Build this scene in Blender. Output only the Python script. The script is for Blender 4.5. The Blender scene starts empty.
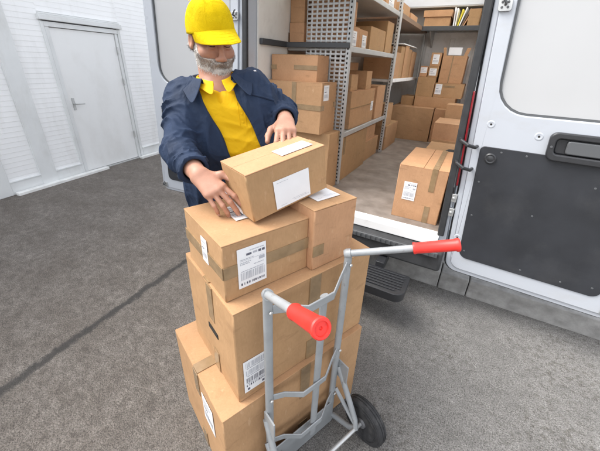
import bpy, bmesh, math, random
import numpy as np
from mathutils import Vector, Matrix, noise

random.seed(7)
rng = np.random.default_rng(7)
S = bpy.context.scene
COL = S.collection
V = Vector

# ------------------------------------------------------------------ helpers
class MB:
    """collects geometry for ONE mesh object"""
    def __init__(s):
        s.v = []; s.f = []; s.m = []; s.sm = []
    def add(s, vs, fs, mi=0, smooth=False):
        o = len(s.v)
        s.v += [tuple(p) for p in vs]
        for f in fs:
            s.f.append(tuple(i + o for i in f)); s.m.append(mi); s.sm.append(smooth)
    def box(s, x0, x1, y0, y1, z0, z1, mi=0):
        vs = [(x, y, z) for z in (z0, z1) for y in (y0, y1) for x in (x0, x1)]
        s.add(vs, [(0, 2, 3, 1), (4, 5, 7, 6), (0, 1, 5, 4), (2, 6, 7, 3), (0, 4, 6, 2), (1, 3, 7, 5)], mi)
    def quad(s, a, b, c, d, mi=0):
        s.add([a, b, c, d], [(0, 1, 2, 3)], mi)
    def prism(s, poly, ax, a0, a1, mi=0, smooth=False):
        """extrude a 2-D polygon along axis ax ('x','y','z')"""
        def P(p, h):
            return {'x': (h, p[0], p[1]), 'y': (p[0], h, p[1]), 'z': (p[0], p[1], h)}[ax]
        n = len(poly)
        vs = [P(p, a0) for p in poly] + [P(p, a1) for p in poly]
        s.add(vs, [tuple(range(n))[::-1], tuple(range(n, 2 * n))], mi)
        s.add(vs, [(i, (i + 1) % n, n + (i + 1) % n, n + i) for i in range(n)], mi, smooth)
    def loft(s, rings, mi=0, cap=True, smooth=True, closed=True):
        n = len(rings[0]); vs = [p for r in rings for p in r]; fs = []
        for k in range(len(rings) - 1):
            for i in range(n if closed else n - 1):
                j = (i + 1) % n
                fs.append((k * n + i, k * n + j, (k + 1) * n + j, (k + 1) * n + i))
        s.add(vs, fs, mi, smooth)
        if cap:
            s.add(rings[0], [tuple(range(n))[::-1]], mi); s.add(rings[-1], [tuple(range(n))], mi)
    def tube(s, pts, r, seg=12, mi=0, cap=True, oval=(1, 1), up=None):
        pts = [V(p) for p in pts]; n = len(pts); rs = r if isinstance(r, (list, tuple)) else [r] * n
        rings = []; prev = None
        for i, p in enumerate(pts):
            t = (pts[min(i + 1, n - 1)] - pts[max(i - 1, 0)]).normalized()
            if prev is None:
                u = V(up) if up else (V((0, 0, 1)) if abs(t.z) < .9 else V((1, 0, 0)))
            else:
                u = prev
            u = (u - t * u.dot(t)).normalized(); w = t.cross(u); prev = u
            rings.append([p + (u * math.cos(a) * oval[0] + w * math.sin(a) * oval[1]) * rs[i]
                          for a in [2 * math.pi * k / seg for k in range(seg)]])
        s.loft(rings, mi, cap)
    def lathe(s, c, axis, prof, seg=32, mi=0):
        """prof: (radius, distance along axis) pairs"""
        c = V(c); a = V(axis).normalized()
        u = a.orthogonal().normalized(); w = a.cross(u)
        rings = [[c + a * h + (u * math.cos(t) + w * math.sin(t)) * r for t in [2 * math.pi * k / seg for k in range(seg)]] for r, h in prof]
        s.loft(rings, mi, True)
    def build(s, name, mats, parent=None, bevel=0, bseg=2, angle=35, solid=0, sub=0):
        me = bpy.data.meshes.new(name)
        me.from_pydata(s.v, [], s.f)
        for m in (mats if isinstance(mats, (list, tuple)) else [mats]): me.materials.append(m)
        me.polygons.foreach_set('material_index', s.m)
        me.polygons.foreach_set('use_smooth', [True] * len(s.f))
        bm = bmesh.new(); bm.from_mesh(me)
        bmesh.ops.remove_doubles(bm, verts=bm.verts, dist=1e-5)
        bmesh.ops.recalc_face_normals(bm, faces=bm.faces)
        bm.to_mesh(me); bm.free()
        me.set_sharp_from_angle(angle=math.radians(angle))
        o = bpy.data.objects.new(name, me); COL.objects.link(o)
        if parent: o.parent = parent
        if solid:
            md = o.modifiers.new('thickness', 'SOLIDIFY'); md.thickness = solid; md.offset = 0
        if sub:
            md = o.modifiers.new('smooth', 'SUBSURF'); md.levels = md.render_levels = sub
        if bevel:
            md = o.modifiers.new('edges', 'BEVEL'); md.width = bevel; md.segments = bseg
            md.limit_method = 'ANGLE'; md.angle_limit = math.radians(40); md.harden_normals = False
        return o

def tag(o, label=None, cat=None, group=None, kind=None):
    if label: o['label'] = label
    if cat: o['category'] = cat
    if group: o['group'] = group
    if kind: o['kind'] = kind
    return o

def empty(name, loc=(0, 0, 0), rz=0):
    o = bpy.data.objects.new(name, None); COL.objects.link(o)
    o.location = loc; o.rotation_euler = (0, 0, rz); o.empty_display_size = .1
    return o

def rrect(x0, x1, y0, y1, r, n=6):
    """rounded rectangle polygon; r one radius or four (bl, br, tr, tl)"""
    if not isinstance(r, (list, tuple)): r = [r] * 4
    out = []
    for (cx, cy, a0, q) in ((x0, y0, 180, r[0]), (x1, y0, 270, r[1]), (x1, y1, 0, r[2]), (x0, y1, 90, r[3])):
        sx = 1 if cx == x0 else -1; sy = 1 if cy == y0 else -1
        if q <= 0: out.append((cx, cy)); continue
        for k in range(n + 1):
            a = math.radians(a0 + 90 * k / n)
            out.append((cx + sx * q + q * math.cos(a), cy + sy * q + q * math.sin(a)))
    return out

def frame_ring(mb, outer, inner, ax, a0, a1, mi=0):
    """solid ring between two polygons with equal vertex count"""
    def P(p, h): return {'x': (h, p[0], p[1]), 'y': (p[0], h, p[1]), 'z': (p[0], p[1], h)}[ax]
    n = len(outer)
    for i in range(n):
        j = (i + 1) % n
        A = [P(outer[i], a0), P(outer[j], a0), P(inner[j], a0), P(inner[i], a0)]
        B = [P(outer[i], a1), P(outer[j], a1), P(inner[j], a1), P(inner[i], a1)]
        mb.add(A + B, [(0, 1, 2, 3), (4, 7, 6, 5), (0, 4, 5, 1), (3, 2, 6, 7)], mi)

# ---------------------------------------------------------------- materials
def mat(name, col, rough=.5, metal=0, spec=.5, var=.0, vscale=6, bump=0, bscale=80, col2=None, coat=0, stretch=None, detail=4, objvar=0):
    m = bpy.data.materials.new(name); m.use_nodes = True
    nt = m.node_tree; N = nt.nodes; L = nt.links; b = N['Principled BSDF']
    b.inputs['Base Color'].default_value = (*col, 1); b.inputs['Roughness'].default_value = rough
    b.inputs['Metallic'].default_value = metal; b.inputs['Specular IOR Level'].default_value = spec
    if coat: b.inputs['Coat Weight'].default_value = coat; b.inputs['Coat Roughness'].default_value = .12
    tc = N.new('ShaderNodeTexCoord'); mp = N.new('ShaderNodeMapping'); L.new(tc.outputs['Object'], mp.inputs['Vector'])
    if stretch: mp.inputs['Scale'].default_value = stretch
    cur = None
    if var or col2:
        n = N.new('ShaderNodeTexNoise'); n.inputs['Scale'].default_value = vscale; n.inputs['Detail'].default_value = detail
        L.new(mp.outputs[0], n.inputs['Vector'])
        r = N.new('ShaderNodeValToRGB'); L.new(n.outputs['Fac'], r.inputs['Fac'])
        r.color_ramp.elements[0].position = .3; r.color_ramp.elements[1].position = .7
        c0 = [max(0, c * (1 - var)) for c in col]; c1 = col2 if col2 else [min(1, c * (1 + var)) for c in col]
        r.color_ramp.elements[0].color = (*c0, 1); r.color_ramp.elements[1].color = (*c1, 1)
        cur = r.outputs['Color']
        rr = N.new('ShaderNodeMapRange'); L.new(n.outputs['Fac'], rr.inputs['Value'])
        rr.inputs['To Min'].default_value = max(0, rough - .08); rr.inputs['To Max'].default_value = min(1, rough + .08)
        L.new(rr.outputs['Result'], b.inputs['Roughness'])
    if objvar:
        oi = N.new('ShaderNodeObjectInfo'); h = N.new('ShaderNodeHueSaturation')
        mr = N.new('ShaderNodeMapRange'); mr.inputs['To Min'].default_value = 1 - objvar; mr.inputs['To Max'].default_value = 1 + objvar
        L.new(oi.outputs['Random'], mr.inputs['Value']); L.new(mr.outputs[0], h.inputs['Value'])
        mul = N.new('ShaderNodeMath'); mul.operation = 'MULTIPLY_ADD'; L.new(oi.outputs['Random'], mul.inputs[0])
        mul.inputs[1].default_value = -.013; mul.inputs[2].default_value = .510; L.new(mul.outputs[0], h.inputs['Hue'])
        if cur: L.new(cur, h.inputs['Color'])
        else: h.inputs['Color'].default_value = (*col, 1)
        cur = h.outputs['Color']
    if cur: L.new(cur, b.inputs['Base Color'])
    if bump:
        n2 = N.new('ShaderNodeTexNoise'); n2.inputs['Scale'].default_value = bscale; n2.inputs['Detail'].default_value = 5
        L.new(mp.outputs[0], n2.inputs['Vector'])
        bp = N.new('ShaderNodeBump'); bp.inputs['Strength'].default_value = bump; bp.inputs['Distance'].default_value = .004
        L.new(n2.outputs['Fac'], bp.inputs['Height']); L.new(bp.outputs[0], b.inputs['Normal'])
    return m

def wear(m, col, amount, scale, stretch, lo=.60, hi=.68):
    nt = m.node_tree; N = nt.nodes; L = nt.links; b = N['Principled BSDF']
    tc = N.new('ShaderNodeTexCoord'); mp = N.new('ShaderNodeMapping'); mp.inputs['Scale'].default_value = stretch; mp.inputs['Rotation'].default_value = (.3, .5, .2)
    L.new(tc.outputs['Object'], mp.inputs[0]); n = N.new('ShaderNodeTexNoise'); n.inputs['Scale'].default_value = scale; n.inputs['Detail'].default_value = 7; n.inputs['Roughness'].default_value = .65
    L.new(mp.outputs[0], n.inputs['Vector']); r = N.new('ShaderNodeMapRange'); L.new(n.outputs['Fac'], r.inputs[0])
    r.inputs['From Min'].default_value = lo; r.inputs['From Max'].default_value = hi; r.inputs['To Max'].default_value = amount
    x = N.new('ShaderNodeMixRGB'); L.new(r.outputs[0], x.inputs[0]); x.inputs[2].default_value = (*col, 1)
    if b.inputs['Base Color'].links: L.new(b.inputs['Base Color'].links[0].from_socket, x.inputs[1])
    else: x.inputs[1].default_value = b.inputs['Base Color'].default_value[:]
    L.new(x.outputs[0], b.inputs['Base Color'])

def cardboard():
    m = mat('cardboard', (.47, .272, .15), .82, 0, .2, var=.07, vscale=5, objvar=.10)
    nt = m.node_tree; N = nt.nodes; L = nt.links; b = N['Principled BSDF']
    tc = N.new('ShaderNodeTexCoord')
    # paper fibre fleck and faint scuffs multiplied over the base, flute lines and soft dents as bump
    f = N.new('ShaderNodeTexNoise'); f.inputs['Scale'].default_value = 160; f.inputs['Detail'].default_value = 3
    mp = N.new('ShaderNodeMapping'); mp.inputs['Scale'].default_value = (1, 1, .35); L.new(tc.outputs['Object'], mp.inputs[0]); L.new(mp.outputs[0], f.inputs['Vector'])
    sc = N.new('ShaderNodeTexNoise'); sc.inputs['Scale'].default_value = 14; sc.inputs['Detail'].default_value = 6; sc.inputs['Roughness'].default_value = .7
    L.new(tc.outputs['Object'], sc.inputs['Vector'])
    r = N.new('ShaderNodeValToRGB'); r.color_ramp.elements[0].position = .3; r.color_ramp.elements[1].position = .72
    r.color_ramp.elements[0].color = (.93, .92, .90, 1); r.color_ramp.elements[1].color = (1.05, 1.05, 1.05, 1); L.new(sc.outputs['Fac'], r.inputs[0])
    r2 = N.new('ShaderNodeValToRGB'); r2.color_ramp.elements[0].position = .35; r2.color_ramp.elements[1].position = .6
    r2.color_ramp.elements[0].color = (.96, .955, .95, 1); r2.color_ramp.elements[1].color = (1.02, 1.02, 1.02, 1); L.new(f.outputs['Fac'], r2.inputs[0])
    old = b.inputs['Base Color'].links[0].from_socket
    m1 = N.new('ShaderNodeMixRGB'); m1.blend_type = 'MULTIPLY'; m1.inputs[0].default_value = 1; L.new(old, m1.inputs[1]); L.new(r.outputs[0], m1.inputs[2])
    m2 = N.new('ShaderNodeMixRGB'); m2.blend_type = 'MULTIPLY'; m2.inputs[0].default_value = 1; L.new(m1.outputs[0], m2.inputs[1]); L.new(r2.outputs[0], m2.inputs[2])
    L.new(m2.outputs[0], b.inputs['Base Color'])
    w = N.new('ShaderNodeTexWave'); w.inputs['Scale'].default_value = 45; w.wave_type = 'BANDS'; w.bands_direction = 'DIAGONAL'
    mp2 = N.new('ShaderNodeMapping'); mp2.inputs['Scale'].default_value = (1, 1, 0); L.new(tc.outputs['Object'], mp2.inputs[0]); L.new(mp2.outputs[0], w.inputs['Vector'])
    d = N.new('ShaderNodeTexNoise'); d.inputs['Scale'].default_value = 9; L.new(tc.outputs['Object'], d.inputs['Vector'])
    b1 = N.new('ShaderNodeBump'); b1.inputs['Strength'].default_value = .06; b1.inputs['Distance'].default_value = .002; L.new(w.outputs['Fac'], b1.inputs['Height'])
    b2 = N.new('ShaderNodeBump'); b2.inputs['Strength'].default_value = .55; b2.inputs['Distance'].default_value = .012; L.new(d.outputs['Fac'], b2.inputs['Height'])
    L.new(b1.outputs[0], b2.inputs['Normal']); L.new(b2.outputs[0], b.inputs['Normal'])
    return m

def asphalt():
    m = bpy.data.materials.new('asphalt'); m.use_nodes = True
    nt = m.node_tree; N = nt.nodes; L = nt.links; b = N['Principled BSDF']
    tc = N.new('ShaderNodeTexCoord')
    def noise_(scale, det=6, rough=.6, sc=None, rot=0):
        mp = N.new('ShaderNodeMapping'); L.new(tc.outputs['Object'], mp.inputs[0])
        if sc: mp.inputs['Scale'].default_value = sc
        mp.inputs['Rotation'].default_value = (0, 0, rot)
        n = N.new('ShaderNodeTexNoise'); n.inputs['Scale'].default_value = scale; n.inputs['Detail'].default_value = det; n.inputs['Roughness'].default_value = rough
        L.new(mp.outputs[0], n.inputs['Vector']); return n.outputs['Fac']
    def ramp(fac, stops):
        r = N.new('ShaderNodeValToRGB'); e = r.color_ramp.elements
        while len(e) < len(stops): e.new(.5)
        for k, (p, c) in enumerate(stops):
            e[k].position = p; e[k].color = (*c, 1)
        L.new(fac, r.inputs[0]); return r.outputs[0]
    def mix(kind, a, bb, fac=1.0):
        x = N.new('ShaderNodeMixRGB'); x.blend_type = kind
        if isinstance(fac, float): x.inputs[0].default_value = fac
        else: L.new(fac, x.inputs[0])
        for s_, q in ((1, a), (2, bb)):
            if isinstance(q, tuple): x.inputs[s_].default_value = (*q, 1)
            else: L.new(q, x.inputs[s_])
        return x.outputs[0]
    dry = ramp(noise_(2.6, 7, .65, (1, 1.5, 1), .5), [(.34, (.158, .140, .123)), (.66, (.245, .224, .203))])
    blot = noise_(19, 9, .74, (1, 1.35, 1), .9)
    wet = ramp(blot, [(.40, (0, 0, 0)), (.58, (1, 1, 1))])
    col = mix('MIX', (.102, .087, .075), dry, wet)
    col = mix('MIX', dry, col, .75)
    # paler, drier apron close to the van with small dark spots
    sep = N.new('ShaderNodeSeparateXYZ'); L.new(tc.outputs['Object'], sep.inputs[0])
    mr = N.new('ShaderNodeMapRange'); mr.inputs['From Min'].default_value = -1.2; mr.inputs['From Max'].default_value = .1; L.new(sep.outputs['X'], mr.inputs['Value'])
    pale = ramp(noise_(3.3, 7, .6), [(.3, (.165, .16, .153)), (.7, (.215, .209, .2))])
    spots = ramp(noise_(34, 3, .5), [(.36, (.72, .70, .67)), (.50, (1, 1, 1))])
    spotarea = ramp(noise_(1.7, 3), [(.46, (0, 0, 0)), (.6, (1, 1, 1))])
    pale = mix('MIX', pale, mix('MULTIPLY', pale, spots), spotarea)
    col = mix('MIX', col, pale, mr.outputs[0])
    agg = ramp(noise_(165, 3, .6), [(.34, (.48, .47, .46)), (.48, (.98, .98, .98)), (.66, (1.5, 1.48, 1.45))])
    col = mix('MULTIPLY', col, agg)
    agg2 = ramp(noise_(78, 6, .74, (1, 1.6, 1), .7), [(.36, (.66, .64, .62)), (.50, (1.0, 1.0, 1.0)), (.64, (1.26, 1.25, 1.23))])
    col = mix('MULTIPLY', col, agg2)
    agg3 = ramp(noise_(17, 5, .7), [(.34, (.84, .835, .83)), (.62, (1.1, 1.1, 1.1))])
    col = mix('MULTIPLY', col, agg3)
    # old tar seam running across the yard
    ln = N.new('ShaderNodeMath'); ln.operation = 'MULTIPLY_ADD'; L.new(sep.outputs['Y'], ln.inputs[0]); ln.inputs[1].default_value = .078; ln.inputs[2].default_value = 1.81
    ad = N.new('ShaderNodeMath'); L.new(ln.outputs[0], ad.inputs[0]); L.new(sep.outputs['X'], ad.inputs[1])
    wob = N.new('ShaderNodeMath'); wob.operation = 'MULTIPLY_ADD'; L.new(noise_(11, 9, .8), wob.inputs[0]); wob.inputs[1].default_value = .15; wob.inputs[2].default_value = -.075
    ad2 = N.new('ShaderNodeMath'); L.new(ad.outputs[0], ad2.inputs[0]); L.new(wob.outputs[0], ad2.inputs[1])
    ab = N.new('ShaderNodeMath'); ab.operation = 'ABSOLUTE'; L.new(ad2.outputs[0], ab.inputs[0])
    sm = N.new('ShaderNodeMapRange'); sm.interpolation_type = 'SMOOTHSTEP'; sm.inputs['From Min'].default_value = .012; sm.inputs['From Max'].default_value = .042
    sm.inputs['To Min'].default_value = .85; sm.inputs['To Max'].default_value = 0; L.new(ab.outputs[0], sm.inputs['Value'])
    col = mix('MIX', col, (.045, .043, .041), sm.outputs[0])
    L.new(col, b.inputs['Base Color'])
    rr = N.new('ShaderNodeMapRange'); L.new(blot, rr.inputs['Value']); rr.inputs['From Min'].default_value = .4; rr.inputs['From Max'].default_value = .6
    rr.inputs['To Min'].default_value = .55; rr.inputs['To Max'].default_value = .88; L.new(rr.outputs[0], b.inputs['Roughness'])
    b.inputs['Specular IOR Level'].default_value = .35
    bp = N.new('ShaderNodeBump'); bp.inputs['Strength'].default_value = .9; bp.inputs['Distance'].default_value = .008
    hmix = N.new('ShaderNodeMath'); L.new(noise_(150, 4, .7), hmix.inputs[0]); L.new(noise_(35, 4, .7), hmix.inputs[1])
    L.new(hmix.outputs[0], bp.inputs['Height']); L.new(bp.outputs[0], b.inputs['Normal'])
    return m

M = {}
M['card'] = cardboard()
M['asphalt'] = asphalt()
M['tape'] = mat('brown_tape', (.29, .195, .105), .24, 0, .5, var=.16, vscale=22, bump=.25, bscale=45)
M['paper'] = mat('label_paper', (.82, .82, .83), .55, 0, .35, var=.02, vscale=20)
M['ink'] = mat('label_ink', (.10, .10, .13), .6, var=.3, vscale=60)
M['inkpale'] = mat('label_ink_pale', (.42, .43, .47), .6)
M['dark'] = mat('dark_gap', (.02, .018, .015), .9)
M['concrete'] = mat('kerb_concrete', (.23, .225, .215), .9, 0, .25, col2=(.35, .343, .33), var=.1, vscale=14, bump=.7, bscale=90, detail=10)
M['whitekerb'] = mat('white_kerb_paint', (.82, .82, .80), .7, var=.12, vscale=9, bump=.3)
M['siding'] = mat('white_siding', (.90, .905, .905), .55, var=.03, vscale=2)
M['wallgrey'] = mat('grey_white_trim', (.74, .755, .755), .6, var=.05, vscale=3)
M['walldoor'] = mat('white_door_paint', (.84, .845, .84), .5, var=.02, vscale=2)
M['vanpaint'] = mat('white_van_paint', (.48, .507, .55), .3, 0, .5, var=.025, vscale=3, coat=.35)
M['vanglass'] = mat('frosted_white_glazing', (.48, .485, .49), .35, 0, .5, var=.03, vscale=2)
M['vaninside'] = mat('cream_lining_board', (.80, .765, .71), .6, var=.05, vscale=3)
M['ceiling'] = mat('grey_roof_lining', (.36, .35, .335), .8, var=.1, vscale=4)
M['bulk'] = mat('white_bulkhead_paint', (.88, .88, .87), .5, var=.03, vscale=3)
M['rubber'] = mat('black_rubber', (.035, .036, .038), .6, 0, .4, var=.2, vscale=20)
M['bumper'] = mat('black_bumper_plastic', (.045, .046, .048), .55, 0, .4, var=.25, vscale=12, bump=.3, bscale=60)
M['blackpanel'] = mat('black_trim_board', (.027, .029, .034), .5, 0, .4, var=.22, vscale=5, bump=.12, bscale=300, detail=8)
M['blackplastic'] = mat('black_plastic', (.03, .031, .034), .38, 0, .5, var=.1, vscale=30)
M['greyplastic'] = mat('grey_plastic', (.10, .105, .11), .4, 0, .5)
M['steel'] = mat('galvanised_steel', (.56, .565, .56), .42, .75, .5, var=.12, vscale=14)
M['shelfgrey'] = mat('shelf_grey_paint', (.50, .505, .50), .45, .3, .5, var=.08, vscale=8)
M['railgrey'] = mat('dark_rail', (.075, .078, .082), .5, .3, .5)
M['floor'] = mat('van_floor_board', (.24, .20, .17), .5, 0, .4, var=.3, vscale=7, col2=(.33, .285, .25), bump=.15, bscale=120, detail=8)
M['plank'] = mat('brown_plank', (.23, .15, .10), .6, var=.25, vscale=10, stretch=(1, .1, 1))
M['red'] = mat('red_grip', (.78, .035, .025), .42, 0, .5, var=.08, vscale=30)
M['lamp'] = mat('red_lamp_lens', (.20, .005, .010), .18, 0, .6)
M['truckgrey'] = mat('grey_powder_coat', (.33, .345, .355), .42, .15, .5, var=.08, vscale=18)
M['tyre'] = mat('tyre_rubber', (.028, .028, .03), .75, 0, .35, var=.3, vscale=25)
M['rim'] = mat('black_wheel_hub', (.11, .112, .118), .35)
M['skin'] = mat('skin', (.43, .215, .145), .5, 0, .4, var=.12, vscale=16, col2=(.52, .28, .195), bump=.12, bscale=260)
M['beard'] = mat('grey_beard', (.22, .185, .16), .8, 0, .2, col2=(.74, .71, .67), vscale=38, bump=.8, bscale=330)
M['whisker'] = mat('pale_whiskers', (.68, .65, .61), .6, var=.3, vscale=30)
M['moustache'] = mat('brown_grey_whiskers', (.26, .20, .16), .6, var=.5, vscale=30)
M['hair'] = mat('grey_hair', (.30, .28, .26), .75, 0, .25, col2=(.5, .48, .46), vscale=60, bump=.8, bscale=300)
M['navy'] = mat('navy_jacket', (.020, .034, .069), .75, 0, .22, var=.22, vscale=9, bump=.25, bscale=420)
def crumple(m, scale, strength, dist):
    nt = m.node_tree; N = nt.nodes; L = nt.links; b = N['Principled BSDF']
    tc = N.new('ShaderNodeTexCoord'); n0 = N.new('ShaderNodeTexNoise'); n0.inputs['Scale'].default_value = scale; n0.inputs['Detail'].default_value = 3; n0.inputs['Distortion'].default_value = 1.2
    L.new(tc.outputs['Object'], n0.inputs['Vector'])
    ab = N.new('ShaderNodeMath'); ab.operation = 'SUBTRACT'; ab.inputs[1].default_value = .5; L.new(n0.outputs['Fac'], ab.inputs[0])
    a2 = N.new('ShaderNodeMath'); a2.operation = 'ABSOLUTE'; L.new(ab.outputs[0], a2.inputs[0])
    bp = N.new('ShaderNodeBump'); bp.inputs['Strength'].default_value = strength; bp.inputs['Distance'].default_value = dist; bp.invert = True
    L.new(a2.outputs[0], bp.inputs['Height'])
    if b.inputs['Normal'].links: L.new(b.inputs['Normal'].links[0].from_socket, bp.inputs['Normal'])
    L.new(bp.outputs[0], b.inputs['Normal'])
M['navylining'] = mat('navy_lining', (.02, .032, .07), .7)
M['yellow'] = mat('yellow_polo', (.74, .44, .004), .75, 0, .25, var=.05, vscale=8, bump=.25, bscale=500)
M['cap'] = mat('yellow_cap', (.66, .46, .005), .9, 0, .1, var=.08, vscale=14, bump=.5, bscale=420)
crumple(M['navy'], 7, .34, .04)
crumple(M['cap'], 10, .3, .03)
crumple(M['yellow'], 8, .25, .03)
crumple(M['skin'], 55, .12, .004)
M['trousers'] = mat('dark_trousers', (.03, .035, .05), .8, var=.15, vscale=12)
M['shoe'] = mat('dark_shoes', (.03, .026, .022), .5)
M['metal'] = mat('bright_metal', (.6, .6, .6), .25, 1)
M['pen'] = mat('pale_plastic', (.75, .76, .78), .25)
M['white'] = mat('white_plain', (.8, .8, .79), .6, var=.04)
M['windscreen'] = mat('dark_glass', (.02, .025, .03), .06, 0, .6)
M['addedroofpanel'] = bpy.data.materials.new('added_translucent_roof'); M['addedroofpanel'].use_nodes = True  # for the unseen roof panel that was added to brighten the cargo space
_n = M['addedroofpanel'].node_tree; _t = _n.nodes.new('ShaderNodeBsdfTranslucent'); _t.inputs['Color'].default_value = (.97, .96, .93, 1); _n.links.new(_t.outputs[0], _n.nodes['Material Output'].inputs['Surface'])
M['yellowfile'] = mat('yellow_file', (.75, .62, .05), .6)

wear(M['card'], (.30, .17, .09), .45, 7, (1, 1, 4))
wear(M['card'], (.60, .40, .25), .45, 16, (3, 3, 1), .62, .70)
wear(M['blackpanel'], (.10, .098, .095), .25, 3, (1, 1, 1), .5, .75)
wear(M['vanpaint'], (.40, .39, .37), .35, 4, (1, 1, 2.5), .52, .75)
wear(M['truckgrey'], (.16, .13, .11), .7, 38, (1, 1, .5), .64, .68)
wear(M['red'], (.35, .03, .025), .6, 24, (1, 1, 1), .58, .7)
wear(M['siding'], (.58, .57, .54), .3, 2.2, (1, 2.5, .4), .52, .75)
wear(M['wallgrey'], (.50, .49, .46), .4, 3, (1, 1, .5), .5, .72)
wear(M['walldoor'], (.66, .65, .62), .4, 2.5, (1, 1, .5), .5, .72)
wear(M['bulk'], (.50, .48, .45), .4, 6, (1, 1, 1), .5, .72)
wear(M['vaninside'], (.52, .47, .41), .4, 5, (1, 1, 1), .52, .74)
wear(M['tyre'], (.12, .115, .11), .5, 14, (1, 1, 1), .48, .7)

# ------------------------------------------------------------------ camera
cam = bpy.data.cameras.new('camera'); co = bpy.data.objects.new('camera', cam); COL.objects.link(co)
RR = V((.87353, .48537, .03688)); FF = V((-.42411, .79608, -.43172)); UU = V((-.23891, .36148, .90125))
co.matrix_world = Matrix(((RR.x, UU.x, -FF.x, 0), (RR.y, UU.y, -FF.y, 0), (RR.z, UU.z, -FF.z, 1.6), (0, 0, 0, 1)))
cam.sensor_width = 36; cam.lens = 302.72 / 600 * 36
cam.shift_x = -(302.92 - 300) / 600; cam.shift_y = (209.08 - 225.5) / 600
cam.clip_start = .02; cam.clip_end = 500
S.camera = co

# ---------------------------------------------------------------- lighting
W = bpy.data.worlds.new('World'); S.world = W; W.use_nodes = True
nt = W.node_tree; N = nt.nodes; L = nt.links
sky = N.new('ShaderNodeTexSky'); sky.sky_type = 'NISHITA'; sky.sun_disc = False
SUN = V((-.75, -.38, 1.05)).normalized()
sky.sun_elevation = math.asin(SUN.z); sky.sun_rotation = math.atan2(SUN.x, SUN.y)
sky.air_density = 1; sky.dust_density = 3; sky.ozone_density = 1
hs = N.new('ShaderNodeHueSaturation'); hs.inputs['Saturation'].default_value = .22
bg = N['Background']; bg.inputs['Strength'].default_value = .15
L.new(sky.outputs[0], hs.inputs['Color']); L.new(hs.outputs[0], bg.inputs['Color'])
sun = bpy.data.lights.new('sun', 'SUN'); so = bpy.data.objects.new('sun', sun); COL.objects.link(so)
sun.energy = 1.0; sun.angle = math.radians(40); sun.color = (1, .96, .9)
so.rotation_euler = (-SUN).to_track_quat('-Z', 'Y').to_euler(); so.location = (-3, -3, 6)
vs = S.view_settings; vs.view_transform = 'Standard'; vs.look = 'None'; vs.gamma = 1; vs.use_curve_mapping = False
vs.exposure = 1.68
S.cycles.max_bounces = 10; S.cycles.diffuse_bounces = 6
S.cycles.use_denoising = True

# ------------------------------------------------------------------ ground
g = MB(); g.box(-150, 150, -150, 150, -.4, 0)
tag(g.build('ground', M['asphalt']), kind='structure')

kx = [(-2.35, -1.9), (-1.894, -.9), (-.894, .055), (.061, .262), (.268, 1.25), (1.256, 2.25), (2.256, 3.25), (3.256, 5.0)]
k = MB()
for a, b_ in kx: k.box(a, b_, 2.27, 2.42, -.1, .15)
k.box(-2.35, 5.0, 2.424, 12, -.1, .146)
tag(k.build('pavement', M['concrete'], bevel=.008), kind='structure')

# ------------------------------------------------------------- garage wall
wall = empty('garage_wall', (-4.90, 2.19, 0), math.atan2(.126, .992))   # local: y along wall, +x out of the wall
tag(wall, 'white ribbed garage wall with grey pilasters behind the man', 'wall')
H = 4.6
s_ = MB(); n = 76; pitch = (H - .15) / n
def rib(y0, y1):
    prof = []
    for i in range(n):
        z = .15 + i * pitch
        prof += [(.0034, z), (.001, z + pitch * .86), (.001, z + pitch * .88)]
    prof.append((.010, H))
    vs_ = [(x, y, z) for y in (y0, y1) for x, z in prof]; m_ = len(prof)
    s_.add(vs_, [(i, i + 1, m_ + i + 1, m_ + i) for i in range(m_ - 1)])
pil = [-8.5, -6.7, -4.9, -3.55, -2.1, -.98, -.445, 2.6, 4.4, 6.2, 8.0]
for a, b_ in ((-.345, 0.0), (1.10, 2.5), (-.88, -.54)): rib(a, b_)
for a, b_ in ((-2.0, -1.08), (-3.45, -2.2), (-4.8, -3.65), (-6.6, -5.0), (-8.4, -6.8), (2.7, 4.3), (4.5, 6.1), (6.3, 7.9)): rib(a, b_)
sd = s_.build('siding', M['siding'], wall, angle=20)
s2 = MB(); top_ = []
for i in range(n):
    pass
# siding above the door opening
s_ = MB()
z0_ = 2.06; n = 42; pitch = (H - z0_) / n
prof = []
for i in range(n):
    z = z0_ + i * pitch; prof += [(.0034, z), (.001, z + pitch * .86), (.001, z + pitch * .88)]
prof.append((.010, H)); m_ = len(prof)
s_.add([(x, y, z) for y in (0.0, 1.10) for x, z in prof], [(i, i + 1, m_ + i + 1, m_ + i) for i in range(m_ - 1)])
s_.build('siding', M['siding'], wall, angle=20)
c_ = MB(); c_.box(-.25, -.003, -9, 0.03, 0, H); c_.box(-.25, -.003, 1.06, 9, 0, H); c_.box(-.25, -.003, .03, 1.06, 1.98, H); c_.box(-.25, -.12, .03, 1.06, 0, 1.98)
c_.build('wall_core', M['wallgrey'], wall)
p_ = MB()
for y in pil: p_.box(-.002, .035, y - .095, y + .095, .0, H)
p_.build('pilaster', M['wallgrey'], wall, bevel=.006)
b_ = MB()
for a, c in ((-9, 0.0), (1.10, 9)): b_.box(-.002, .026, a, c, 0, .152); b_.box(-.002, .033, a, c, .152, .168)
b_.build('base_rail', M['wallgrey'], wall, bevel=.004)
kb = MB(); kb.box(.036, .11, -.87, .35, -.05, .035); kb.box(.036, .11, .99, 2.0, -.05, .035)
kb.build('white_kerb', M['whitekerb'], wall, bevel=.006)
d_ = MB(); d_.box(-.05, -.012, .095, 1.005, .02, 1.90)
dd = d_.build('door', M['walldoor'], wall, bevel=.003)
tag(dd, 'plain white steel personnel door')
f_ = MB(); f_.box(-.06, .02, .0, .035, 0, 1.96); f_.box(-.06, .008, .042, .09, 0, 1.91); f_.box(-.06, .02, 1.055, 1.10, 0, 1.96); f_.box(-.06, .008, 1.01, 1.05, 0, 1.91)
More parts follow.
